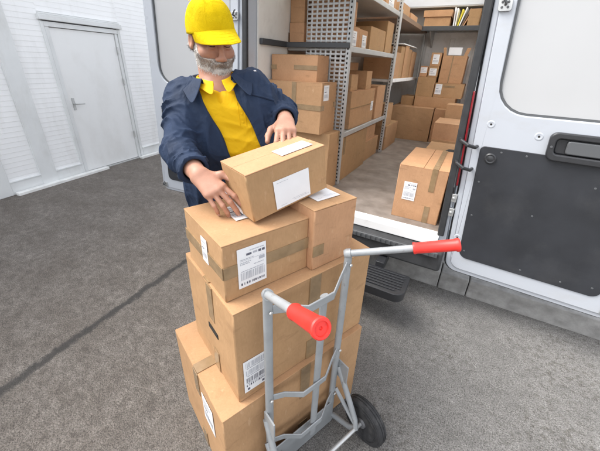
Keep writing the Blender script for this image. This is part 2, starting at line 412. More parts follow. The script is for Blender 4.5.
f_.box(-.06, .018, .035, 1.055, 1.905, 1.96)
f_.build('door_frame', M['wallgrey'], dd, bevel=.003)
l_ = MB(); l_.box(-.002, .052, -.02, 1.12, 1.972, 2.03); l_.box(-.002, .04, 0, 1.10, 2.031, 2.05)
l_.build('lintel', M['wallgrey'], dd, bevel=.006)
gap = MB(); gap.box(-.07, -.052, .035, 1.055, 0, 1.905); gap.build('door_gap', M['dark'], dd)
h_ = MB(); h_.box(-.012, -.004, .135, .17, .90, 1.06); h_.tube([(-.005, .152, .985), (.045, .152, .985)], .009); h_.tube([(.045, .145, .985), (.045, .27, .98)], .009)
h_.build('handle', M['steel'], dd)
for z in (.42, 1.24, 1.68):
    q = MB(); q.tube([(.012, 1.004, z - .05), (.012, 1.004, z + .05)], .009); q.build('hinge', M['steel'], dd)
th = MB(); th.box(-.06, .03, .0, 1.1, -.02, .016); th.build('threshold', M['steel'], dd, bevel=.003)

# --------------------------------------------------------------------- van
van = empty('delivery_van', (-.85, 2.06, 0))
tag(van, 'white delivery van backed up with both rear doors wide open and loaded with parcels', 'van')
VB = V((-.85, 2.06, 0))
def inR(z): return -.017 - .047 * (z - .57)
def inL(z): return -1.690 + .047 * (z - .57)
def ouR(z): return .047 - .0736 * (z - .33) if z > .57 else .029
def ouL(z): return -1.762 + .0736 * (z - .33) if z > .57 else -1.744
class VMB(MB):
    """same, but given in world metres and stored relative to the van"""
    def build(s, *a, **k):
        s.v = [(p[0] - VB.x, p[1] - VB.y, p[2] - VB.z) for p in s.v]
        return MB.build(s, *a, **k)
def slab(mb, xa, xb, zs, y0, y1, mi=0):
    pl = [(xa(z), z) for z in zs] + [(xb(z), z) for z in reversed(zs)]
    mb.prism(pl, 'y', y0, y1, mi)
ZS = [.57, 1.0, 1.5, 2.0, 2.46]
YB = 6.0
b = VMB()
slab(b, inR, ouR, ZS, 2.17, 3.85); slab(b, inR, ouR, ZS, 5.35, YB); slab(b, inR, ouR, [2.36, 2.46], 3.85, 5.35)  # wall gap: unseen open side door, put in to let daylight reach the cargo
slab(b, inL, ouL, ZS, 2.17, YB)
# rear corner pillars, header
slab(b, lambda z: inR(z) - .002, lambda z: ouR(z) - .004, [.335, .57] + ZS[1:], 2.062, 2.17)
slab(b, lambda z: inL(z) + .002, lambda z: ouL(z) + .004, [.335, .57] + ZS[1:], 2.062, 2.17)
roof = [(ouR(2.46), 2.462), (ouR(2.46) - .02, 2.54), (ouR(2.46) - .10, 2.60), (-.85, 2.63), (ouL(2.46) + .10, 2.60), (ouL(2.46) + .02, 2.54), (ouL(2.46), 2.462)]
b.prism(roof, 'y', 2.07, 2.75, 0); b.prism(roof, 'y', 5.7, YB, 0)
b.prism([(ouR(2.46), 2.462), (ouR(2.46) - .02, 2.54), (ouR(2.46) - .10, 2.60), (-.20, 2.60), (-.20, 2.462)], 'y', 2.752, 5.698)
b.prism([(ouL(2.46), 2.462), (ouL(2.46) + .02, 2.54), (ouL(2.46) + .10, 2.60), (-1.50, 2.60), (-1.50, 2.462)], 'y', 2.752, 5.698)
for y in (3.7, 4.7): b.box(-1.498, -.202, y - .02, y + .02, 2.50, 2.598)
b.prism([(inL(2.30), 2.30), (inR(2.30), 2.30), (inR(2.455), 2.455), (inL(2.455), 2.455)], 'y', 2.066, 2.16)
# skirts below the floor
b.prism([(.037, .36), (.037, .566), (-.02, .566), (-.02, .36)], 'y', 2.18, 7.0)
b.prism([(-1.744, .36), (-1.744, .566), (-1.69, .566), (-1.69, .36)], 'y', 2.18, 7.0)
# cab: sloping windscreen, bonnet
cab = [(YB + .002, .40), (YB + .002, 2.60), (6.35, 2.57), (6.75, 2.42), (7.35, 1.50), (7.95, 1.25), (8.08, 1.0), (8.1, .40)]
b.prism(cab, 'x', -1.70, -.005)
rp = VMB(); rp.box(-1.51, -.19, 2.745, 5.705, 2.602, 2.612); rp.build('added_roof_panel', M['addedroofpanel'], van)  # unseen translucent panel, added so that skylight falls on the parcels
body = b.build('body', M['vanpaint'], van, bevel=.012, bseg=3)
ws = VMB(); ws.add([(-1.6, 6.765, 2.43), (-.1, 6.765, 2.43), (-.08, 7.335, 1.56), (-1.62, 7.335, 1.56)], [(0, 1, 2, 3)])
ws.build('windscreen', M['windscreen'], van, solid=.012)
for x0, x1 in ((-1.708, -1.703), (-.002, .003)):
    q = VMB(); q.prism([(6.15, 1.5), (6.15, 2.2), (6.55, 2.2), (6.98, 1.55)], 'x', x0, x1); q.build('cab_window', M['windscreen'], van)
# floor, linings
f = VMB(); f.box(-1.69, -.02, 2.105, YB, .50, .566); f.build('cargo_floor', M['floor'], van)
sp = VMB(); sp.box(-1.69, -.02, 2.005, 2.104, .505, .572)
sp.build('sill_plate', M['bulk'], van, bevel=.005)
lw = VMB()
slab(lw, lambda z: inL(z) + .004, lambda z: inL(z) + .018, [.575, 1.0, 1.5, 2.0, 2.45], 2.18, YB - .05)
slab(lw, lambda z: inR(z) - .004, lambda z: inR(z) - .014, [.575, 1.0, 1.5, 2.0, 2.45], 2.18, 3.84)
slab(lw, lambda z: inR(z) - .004, lambda z: inR(z) - .014, [.575, 1.0, 1.5, 2.0, 2.45], 5.36, YB - .05)
lw.build('wall_lining', M['vaninside'], van)
ce = VMB(); ce.box(inL(2.46) + .01, inR(2.46) - .01, 2.17, 2.75, 2.445, 2.46); ce.build('ceiling', M['ceiling'], van)
ce = VMB(); ce.box(inL(2.46) + .01, inR(2.46) - .01, 5.7, YB, 2.445, 2.46); ce.build('ceiling', M['ceiling'], van)
bk = VMB(); bk.box(-1.66, -.03, YB - .045, YB - .002, .567, 2.14)
for x in (-1.3, -.95, -.6, -.25): bk.box(x - .035, x + .035, YB - .062, YB - .046, .7, 2.05)
bk.build('bulkhead', M['bulk'], van, bevel=.01)
bk = VMB(); bk.box(-1.64, -.05, YB - .05, YB - .004, 2.142, 2.444); bk.build('bulkhead_top', M['ceiling'], van)
# lashing rail along the left lining
ra = VMB(); xr = inL(1.75) + .022
ra.box(xr, xr + .028, 2.19, 2.565, 1.728, 1.772); ra.build('lashing_rail', M['railgrey'], van, bevel=.005)
# rubber seal round the opening
se = VMB()
def seal(xf, sgn):
    zs = [.575, 1.0, 1.5, 2.0, 2.27]
    pl = [(xf(z) - sgn * .006, z) for z in zs] + [(xf(z) + sgn * .036, z) for z in reversed(zs)]
    se.prism(pl, 'y', 2.034, 2.064)
seal(lambda z: inR(z) - .012, 1); seal(lambda z: inL(z) + .012, -1)
se.box(inL(2.3), inR(2.3), 2.034, 2.064, 2.262, 2.305)
se.build('door_seal', M['rubber'], van, bevel=.008, bseg=3)
# bumper with tread
bu = VMB(); bu.box(-1.74, .035, 1.94, 2.058, .345, .50)
bu.build('bumper', M['bumper'], van, bevel=.02, bseg=3)
for i, z in enumerate((.37,)):
    q = VMB(); q.box(-1.70, .0, 1.925, 1.939, .462, .494)
    for j in range(46): q.box(-1.69 + j * .0367, -1.69 + j * .0367 + .02, 1.919, 1.9245, .466, .490)
    q.build('tread_strip', M['greyplastic'], van)
st = VMB()
st.prism(rrect(-1.16, -.125, 1.62, 1.865, (.07, .07, .02, .02), 8), 'z', .235, .297)
for j in range(7):
    y = 1.655 + j * .029
    st.box(-1.13, -.155 - (.03 if j in (0,) else 0), y, y + .012, .2975, .305)
for x in (-.95, -.35): st.box(x - .03, x + .03, 1.866, 2.05, .26, .335)
st.build('rear_step', M['blackplastic'], van, bevel=.008, bseg=3)
# tail lamps on the pillars
for xf, sg in ((ouR, -1), (ouL, 1)):
    q = VMB(); zz = [.95, 1.1, 1.3, 1.5]
    pl = [(xf(z) + sg * .003, z) for z in zz] + [(xf(z) - sg * .008, z) for z in reversed(zz)]
    q.prism(pl, 'y', 2.022, 2.061)
    lamp = q.build('tail_lamp', M['lamp'], van, bevel=.005)
    q = VMB(); zz = [.93, 1.1, 1.3, 1.46]
    pl = [(xf(z) + sg * .022, z) for z in zz] + [(xf(z) + sg * .006, z) for z in reversed(zz)]
    q.prism(pl, 'y', 2.036, 2.061); q.build('lamp_bezel', M['greyplastic'], lamp, bevel=.004)
# hinge arms, latch plates and loom on the right pillar
for z in (1.215, 1.08):
    x = inR(z) + .02
    q = VMB(); q.tube([(x - .02, 2.05, z + .02), (x - .008, 2.0, z + .018), (x + .03, 1.975, z), (x + .07, 2.0, z - .012), (x + .078, 2.03, z - .01)], .010, 10)
    q.build('hinge_arm', M['blackplastic'], van)
q = VMB(); q.tube([(inR(1.3) + .035, 2.045, 1.3), (inR(1.15) + .03, 2.03, 1.15), (inR(1.0) + .03, 2.035, 1.0), (inR(.85) + .028, 2.05, .86)], .006, 8); q.build('cable', M['blackplastic'], van)
for z in (.76, .86):
    x = inR(z) + .035
    q = VMB(); q.box(x - .018, x + .018, 2.04, 2.061, z - .028, z + .028); q.lathe((x, 2.043, z), (0, -1, 0), [(.0, 0), (.009, 0), (.009, .01), (0, .012)], 12)
    q.build('striker_plate', M['steel'], van, bevel=.003)
# wheels
for x in (-1.62, -.09):
    for y in (3.55, 7.15):
        q = VMB(); q.lathe((x - .1, y, .49), (1, 0, 0), [(.20, 0), (.33, .0), (.345, .03), (.345, .17), (.33, .2), (.2, .2)], 40)
        wv = q.build('wheel', M['tyre'], van)
        q = VMB(); q.lathe((x - .085, y, .49), (1, 0, 0), [(.0, 0), (.19, .0), (.2, .02), (.2, .15), (.19, .17), (0, .17)], 32); q.build('hubcap', M['steel'], wv)
un = VMB(); un.box(-1.6, -.1, 2.3, 7.9, .38, .498); un.build('underbody', M['bumper'], van)

# rear doors. local: u along the door from the hinge, y = depth (inner face towards -y), z up; leaning like the pillars
LEAN = -.0736
def rear_door(hinge, ang, sgn, U1=.91):
    """sgn=+1: right-hand door opens to +x; -1: left-hand door"""
    root = bpy.data.objects.new('rear_door', None); COL.objects.link(root)
    root.parent = van; root.location = (hinge[0] - VB.x, hinge[1] - VB.y, 0); root.rotation_euler = (0, 0, ang)
    class DMB(MB):
        def build(s, *a, **k):
            s.v = [(sgn * (p[0] + LEAN * (p[2] - .335)), p[1], p[2]) for p in s.v]
            return MB.build(s, *a, **k)
    Z0, Z1 = .335, 2.42
    def ringpts(u0, u1, z0, z1, r): return rrect(u0, u1, z0, z1, r, 6)
    # outer skin + raised rim; the inner pressing is built as nested frames so that the window and board sit in recesses
    out = ringpts(.0, U1, Z0, Z1, (.07, .07, .10, .06))
    win_o = ringpts(.10, U1 - .11, 1.395, Z1 - .09, .15)
    d = DMB()
    # skin (behind)
    frame_ring(d, out, win_o, 'y', .052, .075)
    lo = ringpts(.03, U1 - .03, Z0 + .03, Z1 - .03, (.06, .06, .09, .05))
    # stepped rim
    frame_ring(d, out, lo, 'y', .012, .0515)
    # pressed inner sheet from rim to window
    ins = ringpts(.0305, U1 - .0305, Z0 + .0305, Z1 - .0305, (.06, .06, .09, .05))
    frame_ring(d, ins, win_o, 'y', .0, .0515)
    o = d.build('door_shell', M['vanpaint'], root, bevel=.006, bseg=3)
    # black edge seal
    q = DMB(); so_ = ringpts(-.012, U1 + .012, Z0 - .016, Z1 + .012, (.08, .08, .11, .07)); si = ringpts(-.0005, U1 + .0005, Z0 - .0005, Z1 + .0005, (.07, .07, .10, .06))
    frame_ring(q, so_, si, 'y', .038, .062); q.build('edge_seal', M['rubber'], root)
    # glazing with thin black gasket
    q = DMB(); q.prism(ringpts(.112, U1 - .122, 1.407, Z1 - .102, .14), 'y', .020, .028); gl = q.build('window', M['vanglass'], root)
    q = DMB(); frame_ring(q, ringpts(.1005, U1 - .1105, 1.3955, Z1 - .0905, .1495), ringpts(.112, U1 - .122, 1.407, Z1 - .102, .14), 'y', .012, .034)
    q.build('gasket', M['greyplastic'], gl)
    # black board with rounded corners
    q = DMB(); q.prism(ringpts(.072, U1 - .105, .465, 1.212, (.05, .05, .02, .025)), 'y', -.007, -.0005)
    bd = q.build('trim_board', M['blackpanel'], root, bevel=.003)
    for u, z in ((.10, .52), (.10, .78), (.10, 1.0), (.18, 1.19), (.42, .50), (.62, .50), (.62, 1.08), (.40, .86), (.76, .52), (.76, 1.1), (.3, 1.19)):
        q = DMB(); q.lathe((u, -.0065, z), (0, -1, 0), [(.0, 0), (.006, 0), (.005, .002), (0, .003)], 10)
        q.build('screw', M['greyplastic'], bd)
    # round grommet knob on the board
    q = DMB(); q.lathe((.132, -.0072, 1.148), (0, -1, 0), [(.0, 0), (.03, 0), (.031, .006), (.024, .011), (.018, .009), (.008, .013), (0, .013)], 24)
    q.build('round_plug', M['blackplastic'], root)
    # pull handle bezel
    q = DMB(); frame_ring(q, ringpts(.375, .675, 1.19, 1.335, .035), ringpts(.405, .645, 1.225, 1.305, .02), 'y', -.030, .001)
    q.prism(ringpts(.405, .645, 1.225, 1.305, .02), 'y', -.009, .001)
    hd = q.build('handle_bezel', M['blackplastic'], root, bevel=.007, bseg=3)
    q = DMB(); q.prism(ringpts(.452, .600, 1.232, 1.298, .012), 'y', -.026, -.0095); q.build('handle_paddle', M['greyplastic'], hd, bevel=.005)
    q = DMB(); q.lathe((.39, -.0305, 1.262), (0, -1, 0), [(0, 0), (.006, 0), (.006, .003), (0, .003)], 10); q.build('screw', M['greyplastic'], hd)
    # pressed dimples with a dark hole
    for u, z in ((.10, 1.335), (.33, 1.30), (.045, .60)):
        q = DMB(); q.lathe((u, -.0002, z), (0, -1, 0), [(.021, 0), (.019, .0015), (.013, .002), (.011, .001), (0, .001)], 24); dm = q.build('dimple', M['vanpaint'], root)
        q = DMB(); q.lathe((u, -.0014, z), (0, -1, 0), [(0, 0), (.0055, 0), (.0055, .001), (0, .001)], 12); q.build('hole', M['dark'], dm)
    # swaged groove beads on the pressing and the catches
    for u, z in ((.052, 1.90), (U1 - .05, .40), (U1 - .05, 2.3)):
        q = DMB(); q.prism(ringpts(u - .03, u + .03, z - .028, z + .028, .012), 'y', -.014, .0005)
        for dx, dz in ((-.013, -.011), (.013, -.011), (-.013, .011), (.013, .011)):
            q.lathe((u + dx, -.014, z + dz), (0, -1, 0), [(0, 0), (.006, 0), (.006, .003), (0, .003)], 8, 1)
        q.tube([(u, -.014, z), (u + .005, -.032, z + .004), (u - .012, -.036, z + .028), (u - .006, -.02, z + .036)], .0065, 8, 1)
        q.build('latch', [M['steel'], M['greyplastic']], root, bevel=.002)
    # lower rim ledge
    return root
rear_door((.062, 2.035), math.radians(-3), 1)
rear_door((-1.775, 2.035), math.radians(5), -1, .985)

# -------------------------------------------------------------- parcel kit
def face_pt(w, d, h, face, u, v, off):
    """u: from left edge seen from outside, v: up"""
    return {'front': (-w / 2 + u, -d / 2 - off, v), 'back': (w / 2 - u, d / 2 + off, v),
            'left': (-w / 2 - off, d / 2 - u, v), 'right': (w / 2 + off, -d / 2 + u, v),
            'top': (-w / 2 + u, -d / 2 + v, h + off)}[face]
def patch(mb, dims, face, u0, u1, v0, v1, off, mi=0, base=.0):
    a = [face_pt(*dims, face, u, v, off) for u, v in ((u0, v0), (u1, v0), (u1, v1), (u0, v1))]
    c = [face_pt(*dims, face, u, v, base) for u, v in ((u0, v0), (u1, v0), (u1, v1), (u0, v1))]
    mb.add(a + c, [(0, 1, 2, 3), (0, 4, 5, 1), (1, 5, 6, 2), (2, 6, 7, 3), (3, 7, 4, 0)], mi)

def label_mesh(dims, face, u0, u1, v0, v1, style, seed=0):
    R = random.Random(seed); mb = MB(); w = u1 - u0; h = v1 - v0
    patch(mb, dims, face, u0, u1, v0, v1, .0016, 0)
    def ink(a, b_, c, e, mi=1):
        q = [face_pt(*dims, face, u0 + a * w, v0 + c * h, .0021), face_pt(*dims, face, u0 + b_ * w, v0 + c * h, .0021),
             face_pt(*dims, face, u0 + b_ * w, v0 + e * h, .0021), face_pt(*dims, face, u0 + a * w, v0 + e * h, .0021)]
        mb.add(q, [(0, 1, 2, 3)], mi)
    def bars(a, b_, c, e, step, mi=1):
        x = a
        while x < b_:
            t = step * R.choice((.35, .5, .8)); ink(x, min(x + t, b_), c, e, mi); x += t + step * R.choice((.4, .6, 1.0))
    def line(a, b_, y, t, mi=2):
        x = a
        while x < b_ - .02:
            l = R.uniform(.03, .11); ink(x, min(x + l, b_), y, y + t, mi); x += l + .018
    if style == 'ship':
        line(.42, .92, .90, .022); ink(.30, .48, .80, .855, 1); ink(.53, .68, .81, .86, 2); ink(.72, .82, .80, .86, 1); ink(.85, .95, .80, .86, 1)
        ink(.08, .92, .695, .703, 2); line(.08, .55, .72, .018); line(.08, .45, .64, .02); line(.08, .4, .60, .02); ink(.74, .94, .60, .68, 2)
        line(.55, .92, .52, .02)
        bars(.08, .94, .20, .40, .034, 2); line(.1, .9, .42, .02); bars(.08, .94, .07, .13, .06, 1)
    elif style == 'codes':
        for y in (.79, .545, .30): bars(.07, .93, y, y + .155, .03, 1 if y < .5 else 2); line(.1, .9, y - .045, .025)
        bars(.07, .93, .17, .235, .06, 1); ink(.1, .18, .05, .12); ink(.62, .92, .05, .12)
    elif style == 'plain':
        line(.5, .95, .10, .012); line(.45, .9, .15, .010); line(.12, .3, .08, .01)
        line(.08, .4, .9, .012)
    else:
        line(.1, .8, .82, .05); line(.1, .6, .70, .04); bars(.1, .9, .18, .42, .05, 2); ink(.1, .5, .55, .6, 1)
    return mb

CN = 0
def carton(name, label, w, d, h, tapes=(), labels=(), group=None, cat='box', loc=None, rz=0, seam='x', flaps=True, open_=False, slot=None, detail=4, seed=None):
    """closed carton, local origin at the middle of its base; front faces -y"""
    global CN; CN += 1
    R = random.Random(CN * 13 + 5)
    mb = MB(); e = .0045
    # body with slightly bulging grid sides
    n = detail; hb = h - .0045
    def side(ax, sgn):
        vs_ = []; fs = []
        L_ = w if ax == 'y' else d
        ph = R.uniform(0, 9)
        for j in range(n + 1):
            for i in range(n + 1):
                u = -L_ / 2 + L_ * i / n; z = hb * j / n
                edge = math.sin(math.pi * i / n) * math.sin(math.pi * j / n)
                bul = edge * (.0015 + .003 * noise.noise((u * 5 + ph, z * 5, CN)))
                q = (d if ax == 'y' else w) / 2 + bul
                vs_.append((u, sgn * q, z) if ax == 'y' else (sgn * q, u, z))
        for j in range(n):
            for i in range(n):
                a = j * (n + 1) + i; fs.append((a, a + 1, a + n + 2, a + n + 1))
        mb.add(vs_, fs, 0, True)
    for ax in 'xy':
        for sg in (-1, 1): side(ax, sg)
    mb.quad((-w / 2, -d / 2, 0), (w / 2, -d / 2, 0), (w / 2, d / 2, 0), (-w / 2, d / 2, 0))
    mb.quad((-w / 2, -d / 2, hb), (w / 2, -d / 2, hb), (w / 2, d / 2, hb), (-w / 2, d / 2, hb))
    o = mb.build(name, [M['card'], M['dark']], None, bevel=e, bseg=2, angle=50)
    # two top flaps meeting at the seam
    fl = MB(); t = .004; g_ = .003
    lift = R.uniform(.0, .0014)
    def flap(x0, x1, y0, y1, dz):
        z0, z1 = hb + .0002, h
        vs_ = [(x0, y0, z0), (x1, y0, z0), (x1, y1, z0), (x0, y1, z0), (x0, y0, z1), (x1, y0, z1), (x1, y1, z1), (x0, y1, z1)]
        vs_ = [(x, y, z + (dz if (abs(y) < .01 if seam == 'x' else abs(x) < .01) else 0)) for x, y, z in vs_]
        fl.add(vs_, [(0, 3, 2, 1), (4, 5, 6, 7), (0, 1, 5, 4), (1, 2, 6, 5), (2, 3, 7, 6), (3, 0, 4, 7)])
    if seam == 'x':
        flap(-w / 2 + .001, w / 2 - .001, -d / 2 - .0005, -g_ / 2, lift); flap(-w / 2 + .001, w / 2 - .001, g_ / 2, d / 2 + .0005, 0)
    elif seam == 'y':
        flap(-w / 2 - .0005, -g_ / 2, -d / 2 + .001, d / 2 - .001, lift); flap(g_ / 2, w / 2 + .0005, -d / 2 + .001, d / 2 - .001, 0)
    else:
        fl.box(-w / 2 - .0003, w / 2 + .0003, -d / 2 - .0003, d / 2 + .0003, hb + .0002, h)
    fo = fl.build('flap', M['card'], o, bevel=.0015)
    dims = (w, d, h)
    if tapes:
        for (fc, u0, u1, v0, v1) in tapes:
            tb = MB(); patch(tb, dims, fc, u0, u1, v0, v1, .0042 if fc == 'top' else .0040, base=.001)
            tb.build('packing_tape', M['tape'], o)
    for i, (fc, u0, u1, v0, v1, st_) in enumerate(labels):
        lb = label_mesh(dims, fc, u0, u1, v0, v1, st_, CN * 7 + i)
        lb.v = [tuple(q + (.0028 if k_ == 0 and fc in ('left', 'right') else 0) * (1 if q > 0 else -1) if k_ == 0 else
                      (q + ((.0028 if q > 0 else -.0028) if k_ == 1 and fc in ('front', 'back') else 0) + (.0026 if k_ == 2 and fc == 'top' else 0))
                      for k_, q in enumerate(p)) for p in lb.v]
        lb.build('shipping_label', [M['paper'], M['ink'], M['inkpale']], o)
    if slot:
        sb = MB(); fc, u0, u1, v0, v1 = slot; patch(sb, dims, fc, u0, u1, v0, v1, .0042, base=.001); sb.build('hand_hole', M['dark'], o)
    if loc is not None: o.location = loc
    o.rotation_euler = (0, 0, rz)
    tag(o, label, cat, group)
    return o

# --------------------------------------------- the stack on the hand truck
A1 = math.radians(67.3); E1 = V((math.cos(A1), math.sin(A1), 0)); E2 = V((math.sin(A1), -math.cos(A1), 0)); EZ = V((0, 0, 1))
def stack_box(near, w, d, h, z, name, label, rz=0., **kw):
    """near = the corner nearest the camera (front-left of the carton)"""
    c = V((near[0], near[1], 0)) + E1 * (w / 2) - E2 * (d / 2)
    return carton(name, label, w, d, h, loc=(c.x, c.y, z), rz=A1 + rz, group='boxes loaded on the hand truck', detail=6, **kw)
stack_box((-.497, .418), .70, .49, .489, .014, 'cardboard_box', 'largest brown cardboard box at the bottom of the hand truck load',
          tapes=[('front', .335, .385, .30, .489), ('front', .335, .385, 0, .12), ('left', .225, .272, .36, .487), ('top', .0, .70, .222, .268), ('left', .225, .272, .0, .1)],
          labels=[('left', .30, .40, .27, .42, 'small')])
stack_box((-.489, .499), .63, .40, .414, .506, 'cardboard_box', 'mid sized brown box second from the bottom of the hand truck stack',
          tapes=[('front', .30, .352, .26, .414), ('front', .30, .352, 0, .10), ('left', .205, .25, .255, .41), ('top', .0, .63, .178, .222), ('left', .205, .25, .0, .1)],
          labels=[('front', .022, .135, .036, .19, 'codes')], slot=('left', .185, .265, .19, .212))
stack_box((-.538, .528), .322, .306, .204, .923, 'cardboard_box', 'small box with a barcode label and tape round its middle under the tilted parcel',
          tapes=[('front', .0, .322, .085, .128), ('left', .0, .306, .085, .128)],
          labels=[('front', .045, .145, .032, .176, 'ship'), ('left', .155, .20, .08, .17, 'small'), ('top', .105, .165, .112, .222, 'small')], seam='none')
stack_box((-.394 + .006, .806 + .008), .205, .30, .240, .923, 'cardboard_box', 'narrow tall box beside the barcode box at the far end of the stack',
          tapes=[('front', .0, .05, .055, .1), ('top', .0, .0, 0, 0)][:1],
          labels=[('top', .055, .165, .05, .21, 'plain')], seam='y')
# the parcel the man is tilting
X = V((.3740, .9120, .1680)); X.normalize()
Y = V((-.926, .377, .012)); Y = (Y - X * Y.dot(X)).normalized(); Z = X.cross(Y)
pc = carton('cardboard_box', 'parcel tilted on top of the stack with two large white labels, under the man\'s hands', .315, .165, .165, tapes=(), seam='x',
            labels=[('front', .088, .232, .008, .110, 'plain'), ('top', .155, .285, .030, .088, 'plain')], group='boxes loaded on the hand truck', detail=6)
c = V((-.535, .679, 1.139)) + X * .1575 + Y * .0825
pc.matrix_world = Matrix(((X.x, Y.x, Z.x, c.x), (X.y, Y.y, Z.y, c.y), (X.z, Y.z, Z.z, c.z), (0, 0, 0, 1)))

# ------------------------------------------------------------- hand truck
T0 = V((-.497, .418, 0))
ht = empty('hand_truck', T0, A1)
tag(ht, 'grey steel hand truck with red hand grips carrying the stack of boxes', 'hand truck')
# local: x along E1, y = -E2 (towards the load), z up
def tl(e1, e2, z): return (e1, -e2, z)
UL, UR, FP = .172, .512, .024
for e1, zt in ((UL, .985), (UR, .998)):
    q = MB(); q.tube([tl(e1, FP, z) for z in (.10, .3, .5, .7, .9, zt)], .0165, 14, oval=(.72, 1.0), up=(0, 1, 0)); q.build('upright', M['truckgrey'], ht)
def handle(e1, z, d):
    a = V(tl(e1, FP, z)); dv = V((d[0], -d[1], d[2]))
    q = MB(); q.lathe(a, dv, [(0, -.018), (.014, -.016), (.0175, -.008), (.0175, .008)], 14)
    q.tube([a + dv * t for t in (0, .25, .5, .68)], .0125, 14); hd = q.build('handle', M['truckgrey'], ht)
    u = dv.normalized(); Lg = dv.length
    q = MB(); p0 = a + dv * .60; l = Lg * .40
    prof = [(.0125, 0), (.0195, .001), (.0205, .006), (.0185, .012), (.0195, l * .5), (.020, l - .014), (.0225, l - .010), (.0225, l - .003), (.020, l), (.0155, l), (.0145, l - .004), (.004, l - .004), (.003, l - .007), (0, l - .007)]
    q.lathe(p0, dv, prof, 28)
    for k_ in range(5): pass
    q.build('grip', M['red'], hd)
handle(UL, .985, (-.066, .300, .165)); handle(UR, .998, (.222, .268, .095))
MID = (UL + UR) / 2; BOW = .052
def crossbar(z, w=.03, zr=0., zl=0.):
    q = MB(); t = .006
    pts = [(UL + .012, FP + .004, zl), (UL + .055, FP + .014, zl * .5), (UL + .115, FP + BOW, 0), (UR - .115, FP + BOW, 0), (UR - .05, FP + .018, zr * .45), (UR - .012, FP + .004, zr)]
    for i in range(len(pts) - 1):
        a, b_ = pts[i], pts[i + 1]
        vs_ = []
        for p in (a, b_):
            for dy in (0, t):
                for dz in (-w / 2, w / 2): vs_.append(tl(p[0], p[1] + dy, z + p[2] + dz))
        q.add(vs_, [(0, 1, 3, 2), (4, 6, 7, 5), (0, 4, 5, 1), (2, 3, 7, 6), (1, 5, 7, 3), (0, 2, 6, 4)])
    q.build('crossbar', M['truckgrey'], ht, bevel=.0025)
crossbar(.905, .034, .05, .02); crossbar(.485, .03, .035, .02); crossbar(.215, .03, .02, .02)
for e1 in (UL, UR):
    for z in (.925 if e1 == UL else .955, .505 if e1 == UL else .52, .235):
        q = MB(); q.lathe(tl(e1, FP + .0165, z), (0, -1, 0), [(0, 0), (.0062, 0), (.0062, .003), (.0042, .005), (0, .005)], 6); q.build('bolt', M['steel'], ht)
q = MB(); q.tube([tl(MID + .02, FP + BOW - .008, z) for z in (.14, .4, .7, .915)], .0135, 12, oval=(.6, 1.25), up=(0, 1, 0)); q.build('centre_bar', M['truckgrey'], ht)
# back sheet and toe plate
q = MB(); q.box(UL - .01, UR + .01, -FP - .012, -FP - .006, .012, .17); q.box(UL - .03, UR + .03, -FP - .006, .27, .004, .0125); q.build('toe_plate', M['truckgrey'], ht, bevel=.003)
# wheel brackets: triangular tube frames each side, axle, wheels
AX = (.165, .115)
for e1, sg in ((UL, -1), (UR, 1)):
    x = e1 + sg * .018
    q = MB(); q.tube([tl(x, FP + .005, .40), tl(x + sg * .01, AX[0] - .012, .165), tl(x + sg * .01, AX[0], .118), tl(x + sg * .004, AX[0] - .03, .09), tl(x - sg * .004, FP + .012, .055)], .0125, 12)
    q.tube([tl(x, FP + .004, .245), tl(x + sg * .01, AX[0] - .01, .135)], .009, 10)
    q.box(x - .003, x + .003, -FP - .06, -FP + .004, .34, .44)
    q.build('wheel_bracket', M['truckgrey'], ht)
q = MB(); q.tube([tl(UL - .115, *AX), tl(UR + .115, *AX)], .009, 12); q.build('axle', M['steel'], ht)
for e1 in (UL - .088, UR + .088):
    q = MB(); cw = V(tl(e1 - .026, *AX))
    q.lathe(cw, (1, 0, 0), [(.07, .004), (.078, .001), (.080, .004), (.084, .004), (.086, .0), (.100, .0), (.102, .003), (.105, .003), (.110, .007), (.113, .014), (.113, .017), (.110, .018), (.110, .020), (.113, .021), (.113, .030), (.110, .031), (.110, .033), (.113, .034), (.113, .038), (.110, .045), (.105, .049), (.102, .049), (.100, .052), (.086, .052), (.084, .048), (.08, .048), (.078, .051), (.07, .048)], 64)
    for k_ in range(36):
        a = k_ * 2 * math.pi / 36
    wh = q.build('wheel', M['tyre'], ht)
    q = MB(); q.lathe(cw, (1, 0, 0), [(0, -.004), (.022, -.004), (.026, .008), (.06, .012), (.069, .006), (.0705, .01), (.0705, .042), (.069, .046), (.06, .04), (.026, .044), (.022, .056), (0, .056)], 40)
    q.build('rim', M['rim'], wh)

# ------------------------------------------------------------- cargo boxes
def cbox(label, x0, x1, y0, y1, z0, z1, rz=0, **kw):
    kw.setdefault('seam', 'x')
    return carton('cardboard_box', label, x1 - x0, y1 - y0, z1 - z0, loc=((x0 + x1) / 2, (y0 + y1) / 2, z0 + .001), rz=math.radians(rz), group=kw.pop('group', 'parcels loaded in the van'), detail=3, **kw)
FZ = .567
# left pile at the door
cbox('large box at the bottom of the left pile inside the van door', -1.58, -1.02, 2.33, 2.555, FZ, 1.078, tapes=[('right', .19, .215, .40, .511)])
cbox('box with label and wide tape, middle of the pile behind the man\'s arm', -1.60, -1.085, 2.27, 2.555, 1.079, 1.472,
     tapes=[('front', .0, .515, .185, .225), ('right', 0, .05, .185, .225), ('front', .245, .285, .226, .39), ('right', .235, .285, .2, .24)], labels=[('right', .03, .125, .26, .375, 'small')])
cbox('low box on top of the left pile against the cream van wall', -1.60, -1.17, 2.34, 2.55, 1.473, 1.667, tapes=[('front', .22, .43, .085, .118), ('front', 0.0, .05, .08, .115)])
cbox('wide plain box on the van floor under the lowest shelf', -1.50, -1.025, 2.63, 3.38, FZ, .992, tapes=[('right', .06, .1, .26, .424)])
cbox('low box on the van floor under the shelf\'s far half', -1.45, -1.05, 3.43, 3.98, FZ, .80)
cbox('small box lying on the low box under the far half of the shelf', -1.42, -1.07, 3.45, 3.86, .802, .965)
